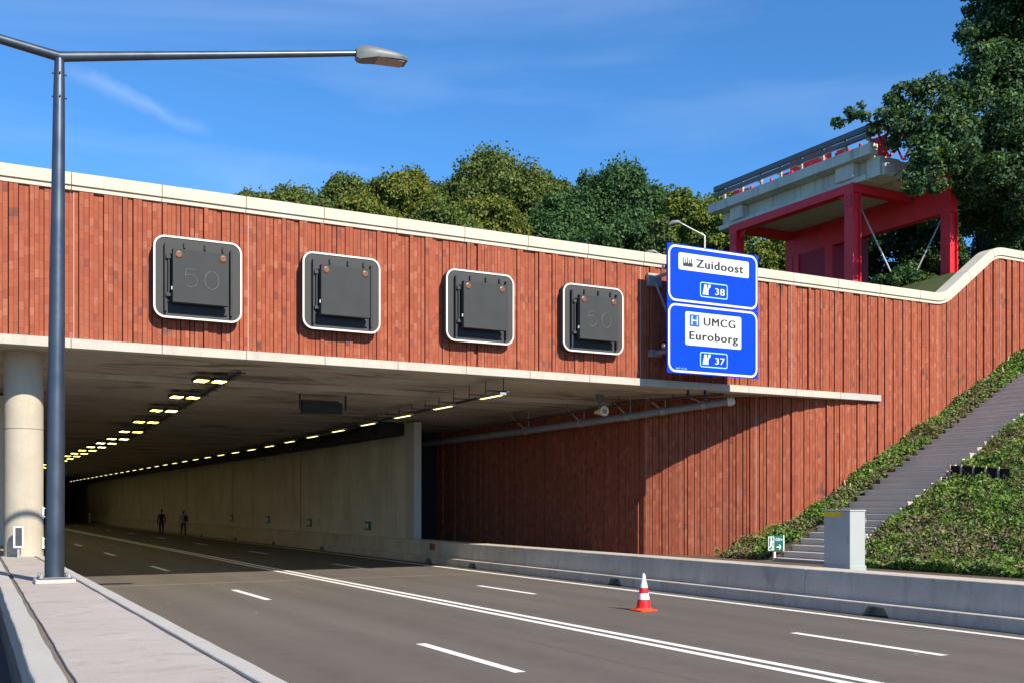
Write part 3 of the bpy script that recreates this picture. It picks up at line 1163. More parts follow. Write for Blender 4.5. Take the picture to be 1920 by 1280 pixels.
def lane_sign(xc, zc, lab, fifty):
    t = thing('lane_signal', lab, 'signal', (xc, FY, zc), 'lane signals on the brick front')
    yf = 26.81
    mb = MB()
    mb.prism(rrect(W_, H_, 0.27, 8, xc, zc), 'y', yf, FY - 0.04)
    mb.build('housing', M['signgrey'], t, smooth=True)
    mb = MB()
    ring(mb, W_ + 0.02, H_ + 0.02, 0.28, 0.045, yf - 0.02, yf + 0.015, xc, zc, 8)
    mb.build('rim', M['rim'], t, smooth=True)
    mb = MB()
    mb.box(xc - 0.675, xc + 0.675, yf - 0.31, yf - 0.15, zc - 0.66, zc + 0.64)
    disp = mb.build('display', M['signface'], t, bevel=0.008)
    mb = MB()
    mb.box(xc - 0.60, xc + 0.60, yf - 0.149, yf - 0.002, zc - 0.55, zc + 0.55)
    mb.build('mounting_block', M['signdark'], t)
    for sx in (-1, 1):
        mb = MB()
        mb.lathe([(0.085, 0), (0.085, 0.012), (0.06, 0.02)], (0, 0, 0), 20)
        vs = [(xc + sx * 0.535 + p[0], yf - 0.311 - p[2], zc + 0.50 + p[1]) for p in mb.v]
        f2 = MB()
        f2.mesh(vs, mb.f)
        f2.build('warning_lamp', M['amber'], t)
        mb = MB()
        mb.box(xc + sx * 0.80 - 0.028, xc + sx * 0.80 + 0.028, yf - 0.10, yf - 0.003, zc - 0.86, zc + 0.80)
        mb.build('rail', M['signdark'], t)
    mb = MB()
    mb.tube([(xc - 0.735, yf - 0.12, zc - 0.46), (xc - 0.735, yf - 0.12, zc + 0.46)], 0.022, 8)
    for z in (-0.46, 0.46):
        mb.box(xc - 0.80, xc - 0.66, yf - 0.16, yf - 0.06, zc + z - 0.045, zc + z + 0.045)
    mb.build('hinge', M['signgrey'], t)
    mb = MB()
    mb.box(xc - 0.72, xc + 0.70, yf - 0.045, yf - 0.003, zc - 0.85, zc - 0.68)
    mb.build('lower_tray', M['signdark'], t)
    for dx in (-0.34, 0.16, 0.60):
        mb = MB()
        mb.box(xc + dx - 0.022, xc + dx + 0.022, yf - 0.06, yf - 0.003, zc + 0.73, zc + 0.86)
        mb.build('lug', M['signdark'], t)
    mb = MB()
    mb.box(xc - 0.70, xc - 0.665, yf - 0.27, yf - 0.21, zc - 0.36, zc - 0.28)
    mb.build('latch', M['rim'], t)
    mb = MB()
    mb.box(xc - 0.765, xc - 0.60, yf - 0.05, yf - 0.003, zc - 0.62, zc + 0.58)
    mb.build('gap_shade_plate', M['signdark'], t)  # added dark plate, stands in for the shaded gap left of the display
    if fifty:
        def trace(pts):
            mb = MB()
            mb.tube([(xc + x, yf - 0.312, zc + z) for x, z in pts], 0.008, 5)
            mb.build('digit', M['dots'], t)
        trace([(0.26 + 0.17 * math.cos(R(q)), -0.06 + 0.22 * math.sin(R(q))) for q in range(95, 450, 12)])
        trace([(-0.14, 0.17), (-0.36, 0.165), (-0.385, 0.0), (-0.34, 0.025)] + [(-0.25 + 0.155 * math.cos(R(q)), -0.115 + 0.155 * math.sin(R(q))) for q in range(105, -140, -12)])
    return t


lane_sign(5.70, 7.78, 'white-rimmed black lane signal showing a faint dotted 50, leftmost and nearest the lamp post', True)
lane_sign(9.44, 7.80, 'blank white-rimmed black lane signal, just right of the leftmost one reading 50', False)
lane_sign(13.56, 7.79, 'blank white-rimmed black lane signal, third from the lamp post along the brick front', False)
lane_sign(17.38, 7.77, 'white-rimmed black lane signal with a faint 50, nearest the blue direction sign', True)

# ---------------------------------------------------------------- blue direction sign
SX0, SX1, SY = 19.45, 23.04, 25.9
ds = thing('direction_sign', 'large blue two-panel direction sign reading Zuidoost 38 and UMCG Euroborg 37', 'road sign', (21.25, SY, 6.2))


def plate(name, mat, x0, x1, z0, z1, y, r=0.06, th=0.006, parent=None):
    mb = MB()
    mb.prism(rrect(x1 - x0, z1 - z0, r, 6, (x0 + x1) / 2, (z0 + z1) / 2), 'y', y - th, y)
    return mb.build(name, mat, parent or ds)


def frame(name, mat, x0, x1, z0, z1, y, r, t, th=0.006, parent=None):
    mb = MB()
    ring(mb, x1 - x0, z1 - z0, r, t, y - th, y, (x0 + x1) / 2, (z0 + z1) / 2)
    return mb.build(name, mat, parent or ds)


def motorway_symbol(parent, x, z, s, y):
    mb = MB()
    def pl(pts): mb.prism([(x + a * s, z + b * s) for a, b in pts], 'y', y - 0.006, y)
    pl([(0.0, 0), (0.30, 0), (0.40, 1.0), (0.22, 1.0)])
    pl([(0.37, 0), (0.74, 0), (0.71, 0.42), (0.88, 0.78), (0.96, 0.70), (1.02, 1.06), (0.66, 0.98), (0.76, 0.88), (0.56, 0.52), (0.54, 1.0), (0.44, 1.0)])
    mb.build('motorway_symbol', M['white'], parent)


for (z0, z1, nm) in ((8.36, 10.13, 'upper_panel'), (6.21, 8.345, 'lower_panel')):
    mb = MB()
    mb.box(SX0, SX1, SY, SY + 0.05, z0, z1)
    panel = mb.build(nm, M['blue'], ds)
    frame('border', M['white'], SX0 + 0.035, SX1 - 0.035, z0 + 0.03, z1 - 0.03, SY - 0.001, 0.27, 0.062, parent=panel)
    if nm == 'upper_panel':
        p = plate('text_plate', M['white'], 19.87, 22.65, 9.365, 9.885, SY - 0.001, parent=panel)
        text_part('lettering', 'Zuidoost', M['ink'], p, 20.55, SY - 0.008, 9.495, 0.265, 1.87, 0.012, spacing=1.12, bold=0.013)
        mb = MB()
        for i, (a, h) in enumerate(((0.0, 0.27), (0.075, 0.22), (0.15, 0.27), (0.225, 0.2), (0.30, 0.25))):
            mb.box(20.05 + a, 20.05 + a + 0.035, SY - 0.013, SY - 0.008, 9.49, 9.49 + h)
        mb.prism([(20.04, 9.485), (20.41, 9.485), (20.41, 9.60), (20.35, 9.57), (20.31, 9.62), (20.25, 9.575), (20.20, 9.61), (20.12, 9.57), (20.04, 9.60)], 'y', SY - 0.014, SY - 0.0082)
        mb.build('district_symbol', M['ink'], p)
        num, zb_ = '38', 8.60
    else:
        p = plate('text_plate', M['white'], 20.13, 22.34, 7.09, 8.105, SY - 0.001, parent=panel)
        text_part('upper_lettering', 'UMCG', M['ink'], p, 20.85, SY - 0.008, 7.73, 0.26, 1.24, 0.0, spacing=1.12, bold=0.017)
        text_part('lower_lettering', 'Euroborg', M['ink'], p, 20.29, SY - 0.008, 7.27, 0.26, 1.91, 0.012, spacing=1.12, bold=0.013)
        h = plate('hospital_symbol', M['hblue'], 20.29, 20.67, 7.665, 8.03, SY - 0.008, 0.03, parent=p)
        num, zb_ = '37', 6.45
    fr = frame('route_box', M['paleblue'], 20.70, 21.79, zb_, zb_ + 0.47, SY - 0.001, 0.08, 0.032, parent=panel)
    motorway_symbol(panel, 20.80, zb_ + 0.085, 0.31, SY - 0.001)
    text_part('route_number', num, M['white'], panel, 21.29, SY - 0.006, zb_ + 0.115, 0.215, 0.38, 0.0)
    if nm == 'upper_panel': continue
    text_part('small_print', '0031 37.38', M['paleblue'], panel, 19.78, SY - 0.003, 6.335, 0.05, 0.40)
# the white H of the hospital symbol is a third-level sub-part of the plate: join it to the symbol's own mesh
mb = MB()
for (a, b, c, d) in ((20.36, 20.395, 7.71, 7.985), (20.565, 20.60, 7.71, 7.985), (20.395, 20.565, 7.83, 7.865)):
    mb.box(a, b, SY - 0.020, SY - 0.0142, c, d)
mb.build('hospital_letter', M['white'], [o for o in ds.children if o.name.startswith('lower_panel')][0])
# mounting: wall plates, pipes, braces
for x in (19.76, 22.5):
    mb = MB()
    mb.box(x - 0.26, x + 0.26, FY - 0.16, FY - 0.04, 9.02, 9.42)
    mb.build('upper_wall_plate', M['steel'], ds, bevel=0.01)
    mb = MB()
    mb.box(x - 0.21, x + 0.21, FY - 0.25, FY - 0.04, 6.82, 7.04)
    mb.build('lower_wall_plate', M['steel'], ds, bevel=0.01)
    for z, r in ((9.3, 0.055), (6.92, 0.07)):
        mb = MB()
        mb.tube([(x, FY - 0.16, z), (x, SY + 0.12, z)], r, 10)
        mb.build('support_pipe', M['greysteel'], ds)
    mb = MB()
    mb.tube([(x, FY - 0.18, 9.12), (x, SY + 0.12, 7.6)], 0.04, 8)
    mb.build('brace', M['greysteel'], ds)
for z in (9.42, 7.02):
    mb = MB()
    mb.tube([(19.40, SY + 0.16, z), (22.98, SY + 0.16, z)], 0.065, 12)
    mb.build('cross_pipe', M['steel'], ds)
for z in (9.62, 8.55, 8.2, 6.6):
    mb = MB()
    mb.box(19.5, 22.98, SY + 0.051, SY + 0.10, z - 0.035, z + 0.035)
    mb.build('rear_rail', M['steel'], ds)

# ---------------------------------------------------------------- tunnel lighting
ORD = ['first', 'second', 'third', 'fourth', 'fifth', 'sixth', 'seventh', 'eighth', 'ninth', 'tenth', 'eleventh', 'twelfth']


def z_left(y):
    return 5.72 - (y - 30.5) * 0.042 if y < 47 else max(5.03 - (y - 47) * 0.002, 4.98)


def z_right(y):
    return 5.44 - (y - 27.5) * 0.013 if y < 53 else 5.10


for (x0, f, lab, ys_, fall) in ((7.32, z_left, 'dark steel lamp rail under the ceiling carrying the left row of yellow lamps', 29.4, 0), (14.75, z_right, 'dark steel lamp rail under the ceiling carrying the right row of thin lamps', 27.45, 0)):
    rl = thing('lamp_rail', lab, 'rail', (x0, ys_, f(ys_)))
    mb = MB()
    pts = [ys_, 36, 42, 47, 53, 80, 150]
    for a, b in zip(pts, pts[1:]):
        za, zb_ = f(a) + 0.06, f(b) + 0.06
        mb.hexa([(x0, a, za), (x0 + 0.10, a, za), (x0 + 0.10, b, zb_), (x0, b, zb_), (x0, a, za + 0.07), (x0 + 0.10, a, za + 0.07), (x0 + 0.10, b, zb_ + 0.07), (x0, b, zb_ + 0.07)])
    mb.build('tray', M['darksteel'], rl)
    y = ys_ + 0.3
    while y < 60:
        top = cz(y) if y > 32.3 else 5.955
        if top > f(y) + 0.15:
            mb = MB()
            mb.tube([(x0 + 0.05, y, f(y) + 0.12), (x0 + 0.05, y, top)], 0.014, 6)
            mb.tube([(x0 - 0.5, y, f(y) + 0.13), (x0 + 0.3, y, f(y) + 0.13)], 0.018, 6)
            mb.build('hanger', M['darksteel'], rl)
        y += 1.15

light_l = light_r = None
st = 30.6
for k in range(27):
    y = st + 3.52 * k
    for j, x in enumerate((6.58, 7.08)):
        z = z_left(y)
        if k < 12:
            lab = '%s lamp of the %s yellow pair from the portal, left ceiling row' % ('left' if j == 0 else 'right', ORD[k])
        else:
            lab = 'one of the small distant yellow lamps deep in the left ceiling row'
        if light_l is None:
            light_l = thing('tunnel_lamp', lab, 'lamp', (x, y, z), 'paired yellow lamps in the left ceiling row')
            mb = MB()
            mb.box(x - 0.20, x + 0.20, y - 0.36, y + 0.36, z, z + 0.10)
            mb.build('housing', M['darksteel'], light_l)
            for q in (-1, 1):
                mb = MB()
                mb.box(x + q * 0.095 - 0.07, x + q * 0.095 + 0.07, y - 0.31 + 0.05 * q, y + 0.26 + 0.05 * q, z - 0.014, z - 0.001)
                mb.build('lens', M['lamp_on'], light_l)
            bulb = bpy.data.lights.new('bulb', 'AREA')
            bulb.shape = 'RECTANGLE'
            bulb.size, bulb.size_y = 0.10, 0.40
            bulb.energy = 5.0
            bulb.color = (1.0, 0.90, 0.70)
            bo = bpy.data.objects.new('bulb', bulb)
            COL.objects.link(bo)
            bo.parent = light_l
            bo.location = (0.095, 0.025, -0.020)
            LOC[bo] = Vector((x, y, z))
        else:
            place_copy(light_l, (x, y, z), lab)
for k in range(34):
    y = 28.2 + 3.45 * k
    x, z = 14.62, z_right(y)
    if k < 12:
        lab = 'thin pale strip lamp in the right ceiling row, %s from the portal' % ORD[k]
    else:
        lab = 'one of the small distant strip lamps deep in the right ceiling row'
    if light_r is None:
        light_r = thing('tunnel_strip_lamp', lab, 'lamp', (x, y, z), 'strip lamps in the right ceiling row')
        mb = MB()
        mb.box(x - 0.10, x + 0.10, y - 0.78, y + 0.78, z, z + 0.07)
        mb.build('housing', M['steel'], light_r)
        mb = MB()
        mb.box(x - 0.05, x + 0.05, y - 0.66, y + 0.66, z - 0.012, z - 0.001)
        mb.build('lens', M['lamp_dim'], light_r)
    else:
        place_copy(light_r, (x, y, z), lab)

# hanging dark message board
vms = thing('message_board', 'blank dark message board hung from the tunnel ceiling between the lamp rows', 'sign', (11.1, 33.5, 5.2))
mb = MB()
mb.box(10.42, 11.78, 33.4, 33.65, 5.20, 5.56)
mb.build('case', M['signdark'], vms, bevel=0.01)
mb = MB()
mb.box(10.36, 11.66, 33.43, 33.62, 5.565, 5.62)
mb.build('hood', M['darksteel'], vms)
for x in (10.36, 11.92):
    mb = MB()
    mb.box(x - 0.02, x + 0.02, 33.46, 33.56, 5.32, 5.80)
    mb.build('hanger', M['darksteel'], vms)

# pipe along the top of the lower wall
pp = [(23.75, 28.15, 5.72), (22.6, 29.22, 5.52), (21.46, 30.25, 5.32), (20.63, 32.27, 5.17), (20.03, 35.11, 5.06), (19.33, 39.74, 4.94), (18.9, 42.8, 4.88)]
pipe = thing('drain_pipe', 'long grey pipe slung under the slab along the top of the brick wall', 'pipe', pp[1])
mb = MB()
mb.tube(pp, 0.125, 16)
mb.build('barrel', M['greysteel'], pipe, smooth=True)
mb = MB()
P0, P1 = Vector(pp[0]), Vector(pp[1])
dd = (P0 - P1).normalized()
mb.tube([P0 - dd * 0.05, P0 + dd * 0.12, P0 + dd * 0.2], [0.16, 0.16, 0.09], 20)
mb.build('end_cap', M['rim'], pipe, smooth=True)
for t in (0.55, 1.45, 2.2, 3.1, 4.1):
    i = int(t)
    p = Vector(pp[i]).lerp(Vector(pp[i + 1]), t - i)
    tg = (Vector(pp[i + 1]) - Vector(pp[i])).normalized()
    mb = MB()
    mb.tube([p - tg * 0.07, p + tg * 0.07], 0.155, 16)
    c = mb.build('coupling', M['steel'], pipe, smooth=True)
    top = (5.953 if p.y < 32.3 else cz(p.y))
    mb = MB()
    mb.tube([p + Vector((0.12, 0, 0.1)), Vector((p.x + 0.12, p.y, top))], 0.022, 6)
    mb.build('hanger', M['steel'], pipe)
    mb = MB()
    mb.tube([p + Vector((-0.1, 0.0, 0.1)), Vector((p.x - 0.7, p.y + 0.2, top))], 0.018, 6)
    mb.build('hanger', M['steel'], pipe)
ct = thing('cable_tray', 'thin dark cable tray under the slab beside the grey pipe', 'cable tray', (21.2, 30.0, 5.7))
mb = MB()
tp = [(23.3, 27.9, 5.88), (22.0, 28.9, 5.8), (20.7, 30.3, 5.62), (19.9, 32.4, 5.45), (19.3, 35.2, 5.3), (18.6, 40, 5.18)]
for a, b in zip(tp, tp[1:]):
    d = (Vector(b) - Vector(a)).normalized().cross(Vector((0, 0, 1))).normalized() * 0.09
    A, B = Vector(a), Vector(b)
    u3 = Vector((0, 0, 0.05))
    mb.hexa([A - d, A + d, B + d, B - d, A - d + u3, A + d + u3, B + d + u3, B - d + u3])
mb.build('tray', M['darksteel'], ct)
for a in tp[:5]:
    mb = MB()
    mb.tube([Vector(a) + Vector((0, 0.05, 0.05)), (a[0], a[1] + 0.05, 5.953 if a[1] < 32.2 else cz(a[1]))], 0.012, 6)
    mb.build('hanger', M['darksteel'], ct)

horn = thing('horn_speaker', 'white horn loudspeaker hanging from the slab above the grey pipe', 'loudspeaker', (19.8, 30.2, 5.42))
mb = MB()
c = Vector((19.8, 30.05, 5.36))
mb.tube([c + Vector((0, -0.20, 0)), c + Vector((0, -0.17, 0)), c + Vector((0, 0.05, 0)), c + Vector((0, 0.25, 0)), c + Vector((0, 0.36, 0))], [0.17, 0.175, 0.12, 0.07, 0.065], 20)
mb.build('horn', M['rim'], horn, smooth=True)
mb = MB()
mb.tube([c + Vector((0, -0.206, 0)), c + Vector((0, -0.202, 0))], 0.09, 16)
mb.build('mouth', M['lampglass'], horn)
mb = MB()
mb.tube([c + Vector((0, 0.1, 0.1)), c + Vector((0, 0.1, 0.5))], 0.055, 10)
mb.box(19.68, 19.92, 30.06, 30.24, 5.84, 5.953)
mb.build('stem', M['lamp'], horn)
proto = None
for (px_, py_, lab) in ((1290, 745, 'small dark camera under the slab edge, the one farther from the pipe end'), (1322, 743, 'small dark camera under the slab edge, the one right above the pipe end')):
    p = view_point(px_, py_, 34.2)
    if proto is None:
        proto = thing('camera_pod', lab, 'camera', (p.x, p.y, 5.953), 'small cameras under the slab')
        mb = MB()
        mb.box(p.x - 0.03, p.x + 0.03, p.y - 0.03, p.y + 0.03, 5.72, 5.953)
        mb.build('stem', M['signdark'], proto)
        mb = MB()
        mb.tube([(p.x - 0.1, p.y - 0.12, 5.66), (p.x + 0.08, p.y + 0.12, 5.70)], 0.06, 10)
        mb.build('body', M['signdark'], proto)
    else:
        place_copy(proto, (p.x, p.y, 5.953), lab)

# signs on the tunnel wall
WX = 16.74


def wall_sign(y, z0, z1, w, mat, lab, cat='sign', sym=True):
    t = thing('wall_sign', lab, cat, (WX, y, (z0 + z1) / 2))
    mb = MB()
    mb.box(WX - 0.035, WX - 0.002, y - w / 2, y + w / 2, z0, z1)
    mb.build('plate', mat, t)
    if sym:
        mb = MB()
        zc_ = (z0 + z1) / 2
        h = (z1 - z0)
        mb.prism([(y + 0.02, zc_ - h * 0.3), (y - w * 0.25, zc_ - h * 0.3), (y - w * 0.1, zc_), (y - w * 0.3, zc_ + h * 0.1), (y, zc_ + h * 0.32), (y + w * 0.18, zc_ + h * 0.1)], 'x', WX - 0.042, WX - 0.036)
        mb.prism([(y + w * 0.26, zc_ - h * 0.36), (y + w * 0.42, zc_ - h * 0.36), (y + w * 0.42, zc_ + h * 0.36), (y + w * 0.26, zc_ + h * 0.36)], 'x', WX - 0.042, WX - 0.036)
        mb.build('pictogram', M['white'], t)
    return t


wall_sign(44.15, 1.08, 1.45, 0.75, M['green'], 'green escape sign on the tunnel wall nearest the pale pilaster')
wall_sign(52.5, 1.08, 1.47, 0.75, M['green'], 'green escape sign on the tunnel wall beside a thin pale strip')
wall_sign(60.2, 1.12, 1.53, 0.7, M['hblue'], 'blue emergency sign on the tunnel wall between two green ones')
wall_sign(68.8, 1.14, 1.55, 0.7, M['green'], 'farthest green escape sign on the tunnel wall, right of the walkers')
wall_sign(51.0, 1.1, 1.52, 0.22, M['fascia'], 'thin pale marker strip on the tunnel wall beside a green sign', 'marker', False)
wall_sign(122, 1.2, 1.75, 0.55, M['white'], 'white marker on the tunnel wall left of the walkers', 'marker', False)
wall_sign(152, 1.0, 1.75, 0.6, M['white'], 'tiny white marker far down the tunnel wall beside the lamp post', 'marker', False)
mk = thing('barrier_sign', 'small red and green sign on the shaded barrier face below the pilaster', 'sign', (16.4, 36.5, 0.6))
mb = MB()
mb.box(16.36, 16.42, 36.35, 36.62, 0.50, 0.74)
mb.build('plate', M['green'], mk)
mb = MB()
mb.box(16.352, 16.358, 36.22, 36.34, 0.50, 0.74)
mb.build('red_square', M['conered'], mk)
mk = thing('reflector_post', 'short white marker post by the barrier far inside the tunnel', 'marker', (15.95, 135, 0))
mb = MB()
mb.box(15.85, 16.05, 134.9, 135.1, 0.0, 1.2)
mb.build('post', M['white'], mk)

# ---------------------------------------------------------------- cabinet
cab = thing('utility_cabinet', 'grey utility cabinet with a yellow sticker standing behind the barrier', 'cabinet', (17.7, 17.1, 0.4))
mb = MB()
mb.box(17.47, 17.93, 16.70, 17.47, 0.42, 2.05)
body = mb.build('body', M['cabinet'], cab, bevel=0.012)
mb = MB()
mb.box(17.455, 17.945, 16.685, 17.485, 2.051, 2.085)
mb.build('lid', M['cabinet'], cab, bevel=0.008)
mb = MB()
mb.box(17.452, 17.948, 16.682, 17.488, 0.30, 0.86)
mb.build('plinth', M['cabinet'], cab, bevel=0.006)
mb = MB()
mb.box(17.462, 17.468, 16.95, 17.465, 1.93, 2.04)
mb.build('sticker', M['yellow'], cab)
for z in (1.1, 1.45, 1.8):
    mb = MB()
    mb.tube([(17.94, 16.70, z), (17.94, 16.70, z + 0.1)], 0.016, 8)
    mb.build('hinge', M['steel'], cab)
mb = MB()
mb.box(17.458, 17.469, 16.76, 16.79, 1.3, 1.5)
mb.build('handle', M['steel'], cab)

# ---------------------------------------------------------------- escape sign by the stairs
esx, esy = 23.75, 25.9
es = thing('escape_sign', 'green 150m escape sign on a white post at the foot of the stairs', 'sign', (esx, esy, 0.45))
mb = MB()
mb.box(esx - 0.33, esx + 0.33, esy - 0.03, esy, 0.70, 1.20)
pl = mb.build('plate', M['green'], es)
mb = MB()
mb.box(esx + 0.33, esx + 0.37, esy - 0.035, esy + 0.005, 0.69, 1.21)
mb.build('edge_strip', M['white'], es)
mb = MB()
mb.box(esx - 0.04, esx + 0.04, esy + 0.001, esy + 0.06, 0.2, 1.0)
mb.build('post', M['white'], es)
mb = MB()
ring(mb, 0.24, 0.44, 0.005, 0.022, esy - 0.036, esy - 0.031, esx - 0.19, 0.95, 1)
X0, Z0 = esx - 0.19, 0.95
def man(pts): mb.prism([(X0 + a, Z0 + b) for a, b in pts], 'y', esy - 0.037, esy - 0.032)
man([(0.0 + 0.035 * math.cos(R(a)), 0.15 + 0.035 * math.sin(R(a))) for a in range(0, 360, 45)])
man([(-0.03, 0.1), (0.05, 0.1), (0.04, -0.03), (-0.04, -0.03)])
man([(-0.04, -0.03), (0.01, -0.03), (-0.01, -0.12), (-0.09, -0.15), (-0.09, -0.11), (-0.05, -0.1)])
man([(0.0, -0.03), (0.04, -0.03), (0.08, -0.11), (0.06, -0.2), (0.025, -0.2), (0.04, -0.12)])
man([(0.05, 0.09), (0.11, 0.04), (0.09, 0.02), (0.045, 0.05)])
mb.build('running_man', M['white'], pl)
mb = MB()
ax, az = esx + 0.13, 0.83
mb.box(ax - 0.10, ax + 0.07, esy - 0.036, esy - 0.031, az - 0.015, az + 0.015)
mb.prism([(ax + 0.00, az + 0.085), (ax + 0.035, az + 0.085), (ax + 0.11, az), (ax + 0.035, az - 0.085), (ax + 0.0, az - 0.085), (ax + 0.07, az)], 'y', esy - 0.037, esy - 0.0312)
mb.build('arrow', M['white'], pl)
text_part('distance', '150m', M['white'], pl, esx - 0.04, esy - 0.034, 1.03, 0.10, 0.32, 0.0)

# ---------------------------------------------------------------- stairs up the slope
stairs = thing('staircase', 'long straight concrete staircase climbing the planted slope', 'stairs', (23.3, 24.3, 0.4))
nst = 46
for k in range(nst):
    x = 23.02 + 0.36 * k
    z = 0.42 + 0.198 * (k + 0)
    if k < 2: z = 0.43 + 0.06 * k
    z = max(0.30, 0.6 + 0.55 * (x + 0.30 - 24)) + 0.09
    mb = MB()
    mb.box(x, x + 0.395, 23.05, 25.48, z - 0.27, z - 0.046)
    stp = mb.build('step', M['stair'], stairs, bevel=0.006)
    mb = MB()
    mb.box(x - 0.045, x + 0.348, 23.04, 25.49, z - 0.045, z)
    mb.build('tread', M['nosing'], stp, bevel=0.006)

# black fabric edging with stakes on the slope
ed = thing('edging_fence', 'low black fabric edging held by pale stakes across the planted slope', 'fence', (28.2, 21.6, ez(28.2)))
epts = [(28.32, 22.85), (28.29, 22.40), (28.22, 21.9), (28.14, 21.4), (28.06, 20.9), (28.0, 20.5)]
for a, b in zip(epts, epts[1:]):
    mb = MB()
    za, zb_ = ez(a[0]), ez(b[0])
    mb.hexa([(a[0], a[1], za - 0.1), (b[0], b[1], zb_ - 0.1), (b[0] + 0.02, b[1], zb_ - 0.1), (a[0] + 0.02, a[1], za - 0.1),
             (a[0] - 0.03, a[1], za + 0.46), (b[0] - 0.03, b[1], zb_ + 0.46), (b[0] - 0.01, b[1], zb_ + 0.46), (a[0] - 0.01, a[1], za + 0.46)])
    mb.build('fabric', M['fabric'], ed)
for i, a in enumerate(epts[:5]):
    mb = MB()
    mb.box(a[0] - 0.07, a[0] - 0.035, a[1] - 0.03, a[1] + 0.03, ez(a[0]) - 0.1, ez(a[0]) + 0.50)
    mb.build('stake', M['wood'], ed)
proto = None
for i, (x, y, h, lx) in enumerate([(27.58, 26.45, .38, .1), (27.94, 26.9, .3, -.1), (28.55, 26.82, .33, .15), (28.6, 26.36, .3, -.1), (34.1, 26.75, .35, .05), (34.94, 26.67, .36, 0), (35.3, 26.9, .3, .1), (35.83, 26.5, .34, -.1), (36.5, 26.9, .42, .12), (36.7, 26.95, .4, .02), (37.2, 26.6, .4, .05)]):
    t = thing('wooden_stake', 'one of the thin pale wooden stakes stuck in the planting between brick wall and stairs', 'stake', (x, y, ez(x)), 'stakes beside the brick wall')
    mb = MB()
    mb.hexa([(x - 0.02, y - 0.02, ez(x) - 0.1), (x + 0.02, y - 0.02, ez(x) - 0.1), (x + 0.02, y + 0.02, ez(x) - 0.1), (x - 0.02, y + 0.02, ez(x) - 0.1),
             (x - 0.02 + lx, y - 0.02, ez(x) + h), (x + 0.02 + lx, y - 0.02, ez(x) + h), (x + 0.02 + lx, y + 0.02, ez(x) + h), (x - 0.02 + lx, y + 0.02, ez(x) + h)])
    mb.build('shaft', M['wood'], t)

# ---------------------------------------------------------------- red steel frame with a piece of old concrete viaduct
vd = thing('viaduct_fragment', 'piece of old concrete viaduct deck set on a red steel frame above the wall', 'monument', (38, 37, 9.5))
CX0, CX1, CY0, CY1 = 35.0, 38.7, 33.3, 40.9
CYR = 31.3                                           # the right-hand front post stands further out
FZ = 15.72


def hbeam_col(x, y, z0, z1, w=0.5):
    mb = MB()
    t = 0.05
    mb.box(x - w / 2, x - w / 2 + t, y - w / 2, y + w / 2, z0, z1)
    mb.box(x + w / 2 - t, x + w / 2, y - w / 2, y + w / 2, z0, z1)
    mb.box(x - w / 2 + t, x + w / 2 - t, y - w / 2 + 0.12, y - w / 2 + 0.16, z0, z1)
    mb.build('post', M['red'], vd)


for (x, y, zt) in ((CX0, CY0, FZ - 0.001), (CX0, CY1, FZ - 0.001), (CX1, CYR, 14.85), (CX1, CY1, 14.85)):
    hbeam_col(x, y, 9.2, zt)
mb = MB()
mb.box(CX0 - 0.24, CX0 + 0.24, CY0 - 0.26, CY1 + 0.3, FZ, 16.1)
mb.build('edge_beam', M['red'], vd, bevel=0.01)
mb = MB()
mb.prism([(CYR - 0.26, 14.86), (CY1 + 0.3, 14.86), (CY1 + 0.3, 16.08), (32.0, 16.08), (31.7, 16.9), (CYR - 0.26, 16.9)], 'x', CX1 - 0.22, CX1 + 0.22)
mb.build('plate_girder', M['red'], vd, bevel=0.01)
for y in (CY0, CY1):
    mb = MB()
    mb.box(CX0 + 0.241, CX1 - 0.241, y - 0.2, y + 0.2, FZ + 0.02, 16.08)
    mb.build('cross_beam', M['red'], vd, bevel=0.01)
for sy, y in ((1, CY0), (-1, CY1)):
    mb = MB()
    mb.prism([(y + sy * 0.26, FZ), (y + sy * 0.75, FZ), (y + sy * 0.26, FZ - 0.5)], 'x', CX0 - 0.03, CX0 + 0.03)
    mb.build('gusset', M['red'], vd)
mb = MB()
mb.prism([(38.38, 9.0), (40.9, 9.0), (40.9, 15.95), (38.95, 15.95), (38.95, 14.85), (38.38, 14.85)], 'y', 37.9, 40.4)
mb.build('brick_pier', M['redbrick'], vd)
for (a, b) in ((37.82, 38.25), (40.05, 40.45)):
    mb = MB()
    mb.box(38.30, 38.40, a, b, 9.0, 14.85)
    mb.build('pier_frame', M['red'], vd)
for (p, q) in (((CX0 + 0.28, CY0, FZ - 0.3), (36.75, 32.45, 11.75)), ((CX1 - 0.1, CYR + 0.3, 14.7), (37.3, 32.15, 11.85))):
    mb = MB()
    mb.tube([p, q], 0.036, 8)
    mb.build('tie_rod', M['steel'], vd)
for (x, y, z) in ((CX0, CY0, 15.35), (CX0, CY1, 15.35), (CX1, CYR, 14.45)):
    mb = MB()
    mb.box(x - 0.27, x - 0.252, y - 0.17, y + 0.17, z - 0.28, z + 0.28)
    pl_ = mb.build('splice_plate', M['red'], vd)
    for by in (-0.1, 0.1):
        for bz in (-0.18, 0.0, 0.18):
            mb = MB()
            mb.tube([(x - 0.295, y + by, z + bz), (x - 0.271, y + by, z + bz)], 0.028, 6)
            mb.build('bolt', M['darksteel'], pl_)
